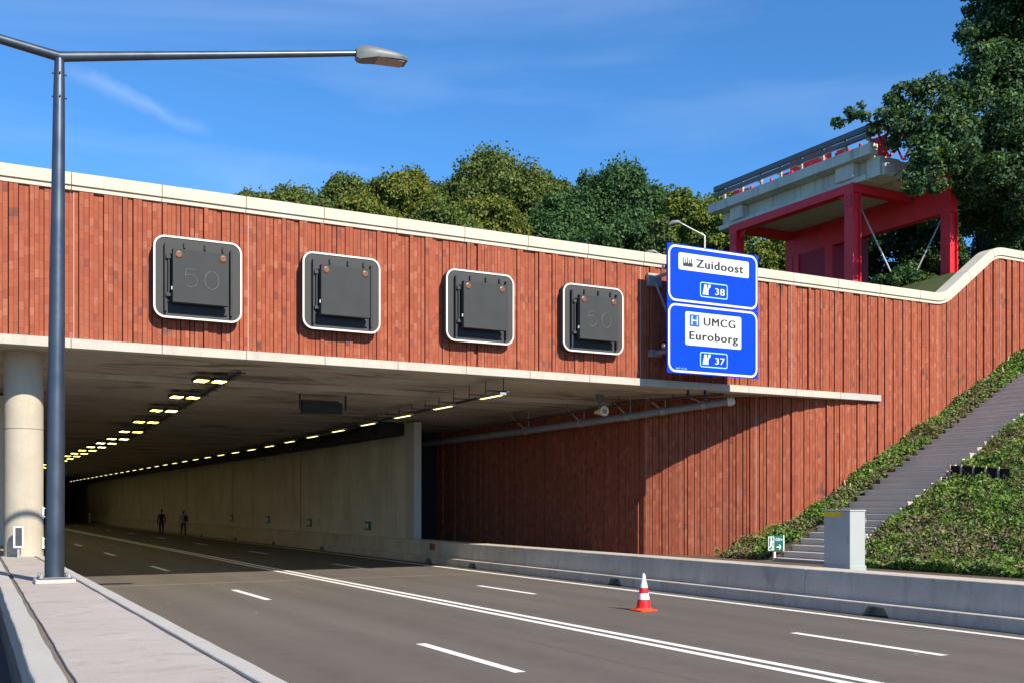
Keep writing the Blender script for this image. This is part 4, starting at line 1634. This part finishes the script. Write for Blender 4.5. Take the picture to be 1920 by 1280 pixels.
# concrete deck: girders, slab with edge beam, end blocks
for i in range(5):
    x = 35.0 + i * 1.38
    mb = MB()
    mb.prism([(x, 16.12), (x + 1.27, 16.12), (x + 1.27, 16.36), (x + 0.92, 16.36), (x + 0.92, 17.02), (x + 0.3, 17.02), (x + 0.3, 16.36), (x, 16.36)], 'y', 32.6, 42.3)
    mb.build('girder', M['deck'], vd, bevel=0.02)
mb = MB()
mb.box(34.98, 41.9, 32.5, 42.35, 17.025, 17.20)
mb.build('deck_slab', M['deck'], vd, bevel=0.01)
for (a, b) in ((31.95, 34.9), (34.91, 38.4), (38.41, 41.2), (41.21, 42.7)):
    mb = MB()
    mb.box(34.62, 35.06, a, b, 17.02, 17.48)
    mb.build('edge_kerb', M['deck'], vd, bevel=0.02)
for bx in ((34.9, 35.28, 33.2, 34.25, 16.36, 17.015), (34.9, 35.28, 40.4, 41.3, 16.36, 17.015), (35.1, 36.35, 31.9, 32.598, 16.15, 16.99),
           (36.5, 37.8, 32.0, 32.598, 16.15, 16.99), (38.0, 41.6, 32.2, 32.598, 16.4, 16.99), (35.2, 35.9, 31.75, 31.895, 16.15, 16.7)):
    mb = MB()
    mb.box(*bx)
    mb.build('end_block', M['deck'], vd, bevel=0.03)
# crash rail
for (z0, z1, x0, x1) in ((18.08, 18.34, 34.74, 34.90), (17.80, 18.0, 34.72, 34.88)):
    mb = MB()
    mb.box(x0, x1, 31.95, 42.4, z0, z1)
    mb.build('guard_rail', M['railsteel'], vd, bevel=0.02)
for k in range(8):
    y = 32.3 + 1.35 * k
    mb = MB()
    mb.prism([(34.91, 17.48), (35.0, 17.48), (35.0, 18.28), (34.91, 18.28)], 'y', y - 0.05, y + 0.05)
    post = mb.build('rail_post', M['steel'], vd)
    mb = MB()
    mb.box(34.80, 34.908, y - 0.10, y + 0.10, 17.72, 17.82)
    mb.build('rail_bracket', M['coping'], post)
# red steel on top of the deck
mb = MB()
for k in range(14):
    y = 32.6 + 0.72 * k
    mb.box(36.2, 36.3, y - 0.05, y + 0.05, 17.2, 18.3)
    if k in (0, 3, 5, 6, 8, 12, 13):
        mb.box(36.15, 36.35, y + 0.055, y + 0.60, 17.3, 18.25 + 0.1 * (k % 2))
mb.box(36.2, 36.3, 32.4, 42.0, 17.80, 17.90)
mb.build('red_railing', M['red'], vd)
mb = MB()
for k in range(7):
    x = 35.3 + 0.85 * k
    mb.tube([(x, 32.3, 17.2), (x + 0.8, 32.3, 18.3)], 0.05, 6)
    mb.tube([(x + 0.8, 32.3, 17.2), (x, 32.3, 18.3)], 0.05, 6)
mb.box(35.2, 41.5, 32.25, 32.35, 18.3, 18.42)
mb.build('red_lattice', M['red'], vd)
mb = MB()
mb.box(37.6, 37.9, 37.4, 39.9, 17.2, 19.5)
mb.build('red_panel', M['red'], vd)

# lamp behind the wall
bl = thing('small_street_lamp', 'slim grey street lamp showing its single head above the blue sign', 'street lamp', (38.3, 47.5, 9.5), 'slim lamps behind the wall')
mb = MB()
mb.tube([(38.3, 47.5, 9.4), (38.3, 47.5, 17.45), (38.1, 47.6, 17.6)], [0.08, 0.055, 0.05], 10)
mb.build('pole', M['steel'], bl, smooth=True)
mb = MB()
mb.tube([(38.3, 47.5, 17.42), (37.1, 48.1, 18.12)], [0.05, 0.045], 10)
mb.build('arm', M['steel'], bl, smooth=True)
mb = MB()
mb.tube([(37.15, 48.08, 18.08), (36.95, 48.18, 18.2), (36.65, 48.33, 18.15), (36.45, 48.43, 18.02)], [0.06, 0.12, 0.15, 0.05], 14)
mb.build('lamp_head', M['lamp'], bl, smooth=True)
place_copy(bl, (37.45, 48.6, 7.95), 'slim grey street lamp whose head barely clears the top edge of the blue sign')

# ---------------------------------------------------------------- foliage
NR = np.random.default_rng(5)


def leaves_mesh(name, pos, nrm, size, mat, parent=None, origin=(0, 0, 0), aspect=0.6, kind=None):
    n = len(pos)
    nrm = nrm / np.maximum(np.linalg.norm(nrm, axis=1, keepdims=True), 1e-6)
    r = NR.normal(size=(n, 3))
    a = np.cross(nrm, r)
    a /= np.maximum(np.linalg.norm(a, axis=1, keepdims=True), 1e-6)
    b = np.cross(nrm, a)
    s = (size * NR.uniform(0.6, 1.3, n))[:, None]
    o0 = np.array(LOC[parent] if parent else origin)
    p = pos - o0
    fold = nrm * s * 0.18
    v = np.stack([p - a * s * 0.5, p - b * s * 0.5 * aspect + fold * 0.5, p + a * s * 0.5 - fold, p + b * s * 0.5 * aspect + fold * 0.5], 1).reshape(-1, 3)
    me = bpy.data.meshes.new(name)
    me.vertices.add(4 * n)
    me.vertices.foreach_set('co', v.ravel().astype(np.float32))
    me.loops.add(4 * n)
    me.loops.foreach_set('vertex_index', np.arange(4 * n, dtype=np.int32))
    me.polygons.add(n)
    me.polygons.foreach_set('loop_start', np.arange(0, 4 * n, 4, dtype=np.int32))
    me.update(calc_edges=True)
    uv = me.uv_layers.new(name='UVMap')
    u = np.repeat(np.stack([NR.random(n), NR.random(n)], 1), 4, axis=0)
    uv.data.foreach_set('uv', u.ravel().astype(np.float32))
    me.materials.append(mat)
    me.validate()
    o = bpy.data.objects.new(name, me)
    COL.objects.link(o)
    if parent: o.parent = parent
    else: o.location = origin
    LOC[o] = Vector(o0)
    return o


def shell(centers, radii, n, thick=0.35):
    """leaves near the surface of many leaf clumps"""
    w = radii ** 2
    idx = NR.choice(len(centers), n, p=w / w.sum())
    d = NR.normal(size=(n, 3))
    d /= np.linalg.norm(d, axis=1, keepdims=True)
    rr = radii[idx] * (1 - thick * NR.random(n) ** 1.5 + 0.12 * NR.normal(size=n))
    sq = np.array([1, 1, 0.8])
    pos = centers[idx] + d * rr[:, None] * sq
    nrm = d + 0.55 * NR.normal(size=(n, 3)) + np.array([0, 0, 0.35])
    return pos, nrm


LEAF = {
    'olive': mat_leaf('leaf_olive', [(0, (0.066, 0.100, 0.026)), (0.5, (0.112, 0.158, 0.040)), (0.9, (0.155, 0.195, 0.056)), (1, (0.21, 0.20, 0.06))], 0.3, 0.6),
    'gold': mat_leaf('leaf_gold', [(0, (0.072, 0.105, 0.024)), (0.5, (0.130, 0.170, 0.034)), (0.88, (0.185, 0.200, 0.042)), (0.97, (0.26, 0.20, 0.04)), (1, (0.30, 0.15, 0.03))], 0.3, 0.6),
    'mid': mat_leaf('leaf_mid', [(0, (0.045, 0.077, 0.022)), (0.5, (0.085, 0.131, 0.037)), (0.9, (0.131, 0.181, 0.050)), (1, (0.200, 0.188, 0.050))], 0.3, 0.6),
    'dark': mat_leaf('leaf_dark', [(0, (0.027, 0.069, 0.027)), (0.5, (0.050, 0.110, 0.040)), (1, (0.094, 0.163, 0.053))], 0.25, 0.55),
    'lime': mat_leaf('leaf_lime', [(0, (0.069, 0.110, 0.020)), (0.5, (0.125, 0.181, 0.033)), (0.9, (0.194, 0.231, 0.043)), (1, (0.275, 0.237, 0.050))], 0.3, 0.6),
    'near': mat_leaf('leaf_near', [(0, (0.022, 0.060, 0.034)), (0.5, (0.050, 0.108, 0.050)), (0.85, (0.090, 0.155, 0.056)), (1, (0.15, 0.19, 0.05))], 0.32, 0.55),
    'ivy': mat_leaf('leaf_ivy', [(0, (0.062, 0.126, 0.024)), (0.5, (0.132, 0.246, 0.043)), (0.85, (0.210, 0.342, 0.070)), (1, (0.312, 0.408, 0.120))], 0.28, 0.55, (0.204, 0.162, 0.102), 0.5),
}


def tree(label, px, top, hw, d, kind, n, leaf, group=None, base=None, name='broadleaf_tree', clumps=90, squash=1.0, bottom=None, gapf=0.6):
    """a tree whose crown's middle stands at px, d metres off; top: photo row of its tip; hw: half width in photo pixels"""
    k = d / 1980
    T = view_point(px, top, d)
    gz = base if base is not None else hz(T.x, T.y)
    t = thing(name, label, 'tree', (T.x, T.y, gz), group)
    r = hw * k
    h = T.z - gz
    zb_ = max(gz - h * 0.1, T.z - 2.3 * r) if bottom is None else bottom
    cc = np.array([T.x, T.y, (T.z + zb_) / 2])
    half = np.array([r, r, (T.z - zb_) / 2]) * np.array([1.12, 1.12, 1.0])
    dd = NR.normal(size=(clumps, 3))
    dd /= np.linalg.norm(dd, axis=1, keepdims=True)
    dd[:, 2] = np.where(dd[:, 2] < -0.3, -dd[:, 2], dd[:, 2])
    cr = np.minimum(r, half[2]) * NR.uniform(0.14, 0.36, clumps)
    lob = np.array([1.0 + 0.16 * math.sin(3.1 * q[0] + 4.7 * q[2] + px) + 0.10 * math.sin(7.3 * q[2] - 5.1 * q[0] + 2 * px) for q in dd])
    rad = NR.uniform(0.55, 1.0, clumps) ** 0.5
    n = int(n * 3.0)
    clumps = clumps
    ctr = cc + dd * (half[None, :] - cr[:, None] * gapf) * (rad * lob)[:, None]
    pos, nrm = shell(ctr, cr, n)
    m_ = n // 9                                            # loose sprays that fray the outline
    k_ = NR.integers(0, clumps, m_)
    e_ = NR.normal(size=(m_, 3))
    e_ /= np.linalg.norm(e_, axis=1, keepdims=True)
    e_[:, 2] = np.abs(e_[:, 2]) * 1.2
    pos = np.concatenate([pos, ctr[k_] + e_ * (cr[k_] * NR.uniform(0.9, 1.2, m_))[:, None]])
    nrm = np.concatenate([nrm, NR.normal(size=(m_, 3))])
    ztop_ = np.quantile(pos[:, 2], 0.9985)
    pos[:, 2] -= ztop_ - T.z
    ctr[:, 2] -= ztop_ - T.z
    leaves_mesh('crown', pos, nrm, leaf * 0.68, LEAF[kind], t)
    mb = MB()
    mb.tube([(T.x, T.y, gz - 0.3), (T.x + 0.1, T.y, gz + h * 0.3), (T.x, T.y + 0.1, gz + h * 0.7)], [0.035 * h * 0.6, 0.025 * h * 0.6, 0.006 * h], 8)
    for q in range(7):
        c = ctr[q]
        z0 = gz + h * (0.22 + 0.05 * q)
        mb.tube([(T.x, T.y, z0), tuple((np.array([T.x, T.y, z0]) + c) / 2 + np.array([0, 0, 0.3])), tuple(c)], [0.010 * h, 0.007 * h, 0.003 * h], 6)
    mb.build('trunk', M['bark'], t, smooth=True)
    return t


G = 'trees growing behind the portal'
tree('low olive tree at the left end of the tree line behind the portal', 530, 349, 78, 84, 'olive', 9000, 0.42, G)
tree('dark green tree with a ragged top, second from the left of the tree line', 650, 332, 62, 82, 'mid', 9000, 0.42, G)
tree('golden green tree turning yellow left of the tallest olive tree', 755, 322, 82, 80, 'gold', 12000, 0.42, G)
tree('small green tree closing the gap left of the dark dome-shaped tree', 1040, 345, 60, 90, 'mid', 8000, 0.42, G)
tree('small olive tree closing the gap between the golden and the tallest tree', 842, 352, 55, 92, 'mid', 7000, 0.42, G)
tree('pale tree behind the others between the dome-shaped and the yellow green tree', 1232, 362, 60, 92, 'mid', 8000, 0.42, G)
tree('far olive tree rising just above the coping at the very left of the line', 478, 362, 40, 88, 'mid', 5000, 0.40, G)
tree('yellow green tree tucked between the deck end and the slim street lamp', 1340, 395, 60, 70, 'lime', 9000, 0.36, G)
tree('low green tree filling the dip right of the lowest left tree', 600, 378, 70, 74, 'mid', 8000, 0.40, G)
tree('low olive tree in front of the tallest tree, left of its middle', 830, 392, 80, 74, 'olive', 9000, 0.40, G)
tree('low yellowing tree in front of the gap left of the tallest tree', 690, 372, 70, 76, 'gold', 8000, 0.40, G)
tree('tallest olive brown tree with a rounded crown above the portal', 922, 291, 112, 86, 'olive', 20000, 0.42, G, clumps=100)
tree('olive tree forming the right shoulder of the tallest olive crown', 985, 322, 62, 87, 'olive', 9000, 0.42, G)
tree('lower golden tree in front of the tallest olive tree', 915, 372, 85, 77, 'gold', 10000, 0.40, G)
tree('dark green bush-like tree between the tallest and the dome-shaped tree', 1040, 372, 78, 77, 'dark', 11000, 0.40, G)
tree('large dark green dome-shaped tree right of the tallest one', 1135, 319, 112, 82, 'dark', 22000, 0.40, G, clumps=110)
tree('dark green tree in front of the dome-shaped tree, behind the coping', 1170, 392, 90, 72, 'dark', 12000, 0.38, G)
tree('yellow green tree beside the left end of the concrete deck', 1300, 364, 72, 76, 'lime', 12000, 0.38, G)
tree('pale lime tree just behind the slim street lamp', 1352, 356, 50, 80, 'lime', 7000, 0.38, G)
tree('green tree seen under the concrete deck left of the red pier', 1430, 425, 78, 66, 'lime', 13000, 0.34, G, bottom=8.0)
tree('dark tree filling the gap between the blue sign and the yellow green tree', 1250, 420, 60, 66, 'mid', 8000, 0.36, G, bottom=9.0)

# big tree on the right, its boughs hanging over the viaduct piece
bt = thing('large_tree', 'huge dark green tree at the right edge overhanging the red frame', 'tree', (46.5, 31, 11.6))
cl = [(1905, 10, 105, 47), (1850, 60, 62, 46), (1905, 120, 115, 46), (1835, 120, 55, 45), (1800, 165, 52, 45), (1745, 180, 46, 44.5), (1700, 172, 38, 44), (1690, 205, 40, 44),
      (1720, 235, 46, 43.5), (1775, 235, 66, 44), (1860, 230, 95, 45), (1915, 260, 90, 45), (1655, 218, 30, 44), (1615, 213, 26, 44), (1585, 220, 24, 44), (1566, 232, 15, 44), (1640, 235, 24, 44),
      (1730, 290, 42, 43), (1708, 330, 32, 43), (1700, 352, 18, 43), (1745, 320, 32, 43), (1785, 290, 50, 43.5), (1840, 320, 70, 44.5), (1905, 350, 80, 45), (1815, 365, 38, 46), (1900, -60, 120, 46), (1990, 60, 130, 46),
      (1985, 220, 120, 46), (1990, 340, 110, 46), (1755, 335, 36, 43), (1740, 270, 52, 43.5), (1690, 255, 40, 44), (1665, 190, 30, 44), (1720, 350, 30, 43), (1775, 200, 50, 44), (1850, 400, 55, 49), (1905, 430, 60, 49), (1820, 0, 34, 46), (1815, 60, 34, 45.5)]
ctr, rad = [], []
for (px_, py_, rp, d_) in cl:
    base = view_point(px_, py_, d_)
    R0 = rp * d_ / 1980
    nsub = 3 + int(R0 * 4)
    for q in range(nsub):
        v = Vector(NR.normal(size=3))
        v.normalize()
        rr = R0 * NR.uniform(0.30, 0.5)
        ctr.append(base + v * (R0 - rr * 0.8) * NR.uniform(0.4, 1))
        rad.append(rr)
pos, nrm = shell(np.array(ctr), np.array(rad), 105000, 0.55)
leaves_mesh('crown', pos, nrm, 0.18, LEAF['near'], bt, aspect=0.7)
mb = MB()
mb.tube([(46.5, 31, 11), (46.2, 31.2, 15), (45.8, 31.6, 19), (45, 32, 24)], [0.5, 0.42, 0.3, 0.12], 12)
for (px_, py_, d_) in ((1850, 120, 45), (1745, 200, 44.5), (1600, 218, 44), (1710, 320, 43), (1880, 260, 45), (1900, 30, 46), (1840, 330, 44.5)):
    e = view_point(px_, py_, d_)
    s0 = Vector((46.0, 31.4, 14 + 6 * NR.random()))
    mb.tube([s0, s0.lerp(e, 0.5) + Vector((0, 0, 0.6)), e], [0.20, 0.11, 0.03], 8)
mb.build('trunk', M['bark'], bt, smooth=True)
G2 = 'trees in the shade behind the red frame'
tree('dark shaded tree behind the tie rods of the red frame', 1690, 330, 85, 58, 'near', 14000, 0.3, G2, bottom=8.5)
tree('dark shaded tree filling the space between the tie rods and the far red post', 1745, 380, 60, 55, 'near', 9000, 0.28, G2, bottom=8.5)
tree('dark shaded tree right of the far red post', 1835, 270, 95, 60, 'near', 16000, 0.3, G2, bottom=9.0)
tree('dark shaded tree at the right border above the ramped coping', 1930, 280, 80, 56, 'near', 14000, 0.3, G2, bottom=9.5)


def bush(label, px, py, rp, d, kind, n, leaf, group):
    c = view_point(px, py, d)
    t = thing('bush', label, 'bush', (c.x, c.y, hz(c.x, c.y)), group)
    r0 = rp * d / 1980
    k = 12
    dd = NR.normal(size=(k, 3))
    dd /= np.linalg.norm(dd, axis=1, keepdims=True)
    dd[:, 2] = np.abs(dd[:, 2]) * 0.8
    ctr = np.array(c)[None, :] + dd * r0 * 0.65 - np.array([0, 0, r0 * 0.4])
    pos, nrm = shell(ctr, NR.uniform(0.3, 0.5, k) * r0, n, 0.6)
    leaves_mesh('foliage', pos, nrm, leaf, LEAF[kind], t)
    mb = MB()
    for q in range(5):
        mb.tube([(c.x, c.y, hz(c.x, c.y) - 0.1), tuple(ctr[q])], [0.03, 0.012], 5)
    mb.build('stem', M['bark'], t)


bush('leafy bush at the foot of the tie rods behind the coping', 1690, 520, 45, 46, 'dark', 2600, 0.16, 'bushes behind the coping')
bush('leafy bush left of the far red post behind the coping', 1735, 525, 36, 45.5, 'mid', 1800, 0.16, 'bushes behind the coping')
bush('low dark bush left of the near red post by the brick pier', 1655, 525, 25, 47, 'dark', 1200, 0.16, 'bushes behind the coping')

# ground cover on the slope, either side of the stairs


def cover(name, label, fx_, n, size, kind='ivy'):
    x, y = fx_(n)
    z = np.array([ez(q) for q in x])
    lump = 0.5 + 0.5 * np.sin(x * 2.3 + 1.7 * np.sin(y * 1.9)) * np.cos(y * 2.7 + np.sin(x * 1.3))
    fine = 0.5 + 0.5 * np.sin(x * 7.1 + y * 3.3) * np.sin(y * 6.3 - x * 2.2)
    h = (0.05 + 0.24 * lump + 0.12 * fine) * NR.random(n) ** 0.6
    pos = np.stack([x, y, z + h], 1)
    nrm = np.array([-0.35, -0.25, 0.9])[None, :] + 0.65 * NR.normal(size=(n, 3))
    o = leaves_mesh(name, pos, nrm, size, LEAF[kind], None, (float(x.mean()), float(y.mean()), 1.0), 0.75)
    return tag(o, label, 'ground cover', kind='stuff')


def reg_left(n):
    x = NR.uniform(23.3, 42, n)
    y = NR.uniform(25.6, 27.05, n)
    y = np.where(x < 25.6, NR.uniform(25.9, 27.6, n), y)
    y = np.where(x < 24.6, NR.uniform(26.2, 28.4, n), y)
    return x, y


def reg_right(n):
    x = 23.2 + 13 * NR.random(n) ** 1.25
    lo = np.maximum(9.0, x / 1.4 - 4.0)
    y = lo + (22.98 - lo) * NR.random(n) ** 0.8
    return x, y


cover('ivy_strip', 'strip of green ground cover between the brick wall and the stairs', reg_left, 24000, 0.10)
cover('ivy_slope', 'green and brown ground cover on the slope right of the stairs', reg_right, 80000, 0.095)

def scatter_tufts(name, label, n, spread, size, mat, hmax):
    cx_ = 23.4 + 12 * NR.random(n) ** 1.2
    lo = np.maximum(9.5, cx_ / 1.4 - 3.5)
    cy_ = lo + (22.7 - lo) * NR.random(n)
    k = 14
    x = np.repeat(cx_, k) + NR.normal(0, spread, n * k)
    y = np.minimum(np.repeat(cy_, k) + NR.normal(0, spread, n * k), 22.95)
    z = np.array([ez(q) for q in x]) + 0.12 + hmax * NR.random(n * k)
    pos = np.stack([x, y, z], 1)
    nrm = NR.normal(size=(n * k, 3)) * np.array([1, 1, 0.4])
    tag(leaves_mesh(name, pos, nrm, size, mat, None, (27.0, 20.0, 1.5), 0.3), label, 'plants', kind='stuff')


scatter_tufts('weed_tufts', 'taller pale green weeds scattered through the ground cover on the slope', 170, 0.14, 0.17, LEAF['lime'], 0.36)
scatter_tufts('dead_stems', 'dry brown stems scattered through the ground cover on the slope', 330, 0.22, 0.15, mat_leaf('leaf_dead', [(0, (0.10, 0.07, 0.045)), (0.6, (0.19, 0.14, 0.09)), (1, (0.30, 0.24, 0.17))], 0.15, 0.8), 0.26)

# ---------------------------------------------------------------- two people walking into the tunnel


def person(label, x, y, h, jacket, trousers, skin, hair, stride, arm_out, facing=0.0):
    root = thing('person', label, 'person', (x, y, 0.0), 'people walking into the tunnel')
    s = h / 1.80
    V, E, RD = [], [], []

    def add(p, r, par=None):
        V.append(Vector(p) * s)
        RD.append((r[0] * s, r[1] * s) if isinstance(r, tuple) else (r * s, r * s))
        if par is not None: E.append((par, len(V) - 1))
        return len(V) - 1
    pelvis = add((0, 0, 0.96), (0.155, 0.12))
    waist = add((0, 0.01, 1.10), (0.145, 0.105), pelvis)
    chest = add((0, 0.0, 1.30), (0.175, 0.12), waist)
    neckb = add((0, 0.0, 1.46), (0.10, 0.08), chest)
    neck = add((0, 0.01, 1.54), (0.055, 0.058), neckb)
    chin = add((0, 0.02, 1.61), (0.066, 0.078), neck)
    skull = add((0, 0.015, 1.70), (0.078, 0.096), chin)
    crown = add((0, 0.005, 1.765), (0.055, 0.065), skull)
    add((0, 0.10, 1.655), (0.014, 0.018), chin)          # nose, looking down the tunnel
    for sx in (-1, 1):
        add((sx * 0.084, 0.01, 1.675), (0.010, 0.022), skull)      # ears
        hip = add((sx * 0.10, 0, 0.90), (0.095, 0.105), pelvis)
        f = stride * sx
        knee = add((sx * 0.105, 0.03 + 0.10 * f, 0.50), (0.062, 0.066), hip)
        ank = add((sx * 0.105, -0.02 + 0.18 * f, 0.10), (0.042, 0.046), knee)
        add((sx * 0.11, 0.13 + 0.18 * f, 0.045), (0.042, 0.038), ank)
        sh = add((sx * 0.19, 0, 1.42), (0.066, 0.07), neckb)
        el = add((sx * (0.245 + arm_out), -0.02 - 0.05 * f, 1.13), (0.047, 0.05), sh)
        wr = add((sx * (0.255 + arm_out * 1.2), 0.04 - 0.09 * f, 0.89), (0.030, 0.034), el)
        palm = add((sx * (0.255 + arm_out * 1.2), 0.055 - 0.09 * f, 0.81), (0.020, 0.036), wr)
        for q in range(4):
            fy = 0.085 - 0.022 * q - 0.09 * f
            ln = (0.055, 0.07, 0.068, 0.05)[q]
            k1 = add((sx * (0.252 + arm_out * 1.2), fy, 0.775), 0.0095, palm)
            k2 = add((sx * (0.245 + arm_out * 1.2), fy + 0.008, 0.775 - ln * 0.6), 0.009, k1)
            add((sx * (0.232 + arm_out * 1.2), fy + 0.014, 0.775 - ln), 0.008, k2)
        th = add((sx * (0.245 + arm_out * 1.2), 0.098 - 0.09 * f, 0.83), 0.011, palm)
        add((sx * (0.236 + arm_out * 1.2), 0.115 - 0.09 * f, 0.79), 0.009, th)
    me = bpy.data.meshes.new('body')
    me.from_pydata([tuple(v) for v in V], E, [])
    o = bpy.data.objects.new('body', me)
    COL.objects.link(o)
    sk = o.modifiers.new('skin', 'SKIN')
    ss = o.modifiers.new('sub', 'SUBSURF')
    ss.levels = ss.render_levels = 2
    for i, v in enumerate(me.skin_vertices[0].data):
        v.radius = RD[i]
        v.use_root = (i == 0)
    bpy.context.view_layer.update()
    dg = bpy.context.evaluated_depsgraph_get()
    new = bpy.data.meshes.new_from_object(o.evaluated_get(dg))
    bpy.data.objects.remove(o)
    new.name = 'body'
    new.materials.clear()
    for m in (skin, jacket, trousers, M['ink']): new.materials.append(m)
    for p in new.polygons:
        c = p.center / s
        p.use_smooth = True
        if c.z > 1.50: p.material_index = 0
        elif c.z > 0.93 and abs(c.x) < 0.2: p.material_index = 1
        elif abs(c.x) > 0.17 and c.z > 0.87: p.material_index = 1
        elif abs(c.x) > 0.19 and c.z > 0.65: p.material_index = 0
        elif c.z > 0.09: p.material_index = 2
        else: p.material_index = 3
    b = bpy.data.objects.new('body', new)
    COL.objects.link(b)
    b.parent = root
    LOC[b] = LOC[root].copy()
    mb = MB()
    c = LOC[root]
    vs, fs = [], []
    nn, mm = 14, 7
    for i in range(mm + 1):
        th = (math.pi * 0.60) * i / mm
        for k in range(nn):
            a = 2 * math.pi * k / nn
            cut = 1.0 if math.sin(a) < 0.4 else 0.72
            t2 = th * cut
            vs.append((c.x + 0.090 * s * math.sin(t2) * math.cos(a), c.y + s * 0.005 + 0.110 * s * math.sin(t2) * math.sin(a), 1.71 * s + 0.105 * s * math.cos(t2)))
    for i in range(mm):
        for k in range(nn):
            fs.append((i * nn + k, i * nn + (k + 1) % nn, i * nn + nn + (k + 1) % nn, i * nn + nn + k))
    mb.mesh(vs, fs)
    mb.build('hair', hair, root, smooth=True)
    root.rotation_euler = (0, 0, facing)
    return root


skinm = mat_plain('skin', (0.36, 0.20, 0.13), 0.6, 0, 0.08)
navy = mat_plain('navy_cloth', (0.020, 0.024, 0.040), 0.9, 0, 0.25, 12)
jeans = mat_plain('dark_jeans', (0.026, 0.038, 0.068), 0.9, 0, 0.25, 12)
pale = mat_plain('pale_cloth', (0.30, 0.29, 0.29), 0.9, 0, 0.15, 12)
hairm = mat_plain('dark_hair', (0.012, 0.010, 0.008), 0.7, 0, 0.2, 30)
person('person in a dark jacket and jeans walking into the tunnel, on the left', 13.97, 77.8, 1.84, navy, jeans, skinm, hairm, 0.25, 0.0)
person('person in a pale top with a dark bag walking into the tunnel, on the right', 15.25, 76.6, 1.76, pale, jeans, skinm, hairm, -0.6, 0.05)
bg = thing('shoulder_bag', 'dark bag on the right shoulder of the walker in a pale top', 'bag', (15.38, 76.35, 1.0))
mb = MB()
mb.prism(rrect(0.26, 0.42, 0.08, 4, 15.38, 1.22), 'y', 76.33, 76.46)
mb.build('pouch', navy, bg, bevel=0.03)
mb = MB()
mb.tube([(15.40, 76.45, 1.40), (15.42, 76.60, 1.49), (15.42, 76.72, 1.36)], 0.018, 6)
mb.build('strap', navy, bg)
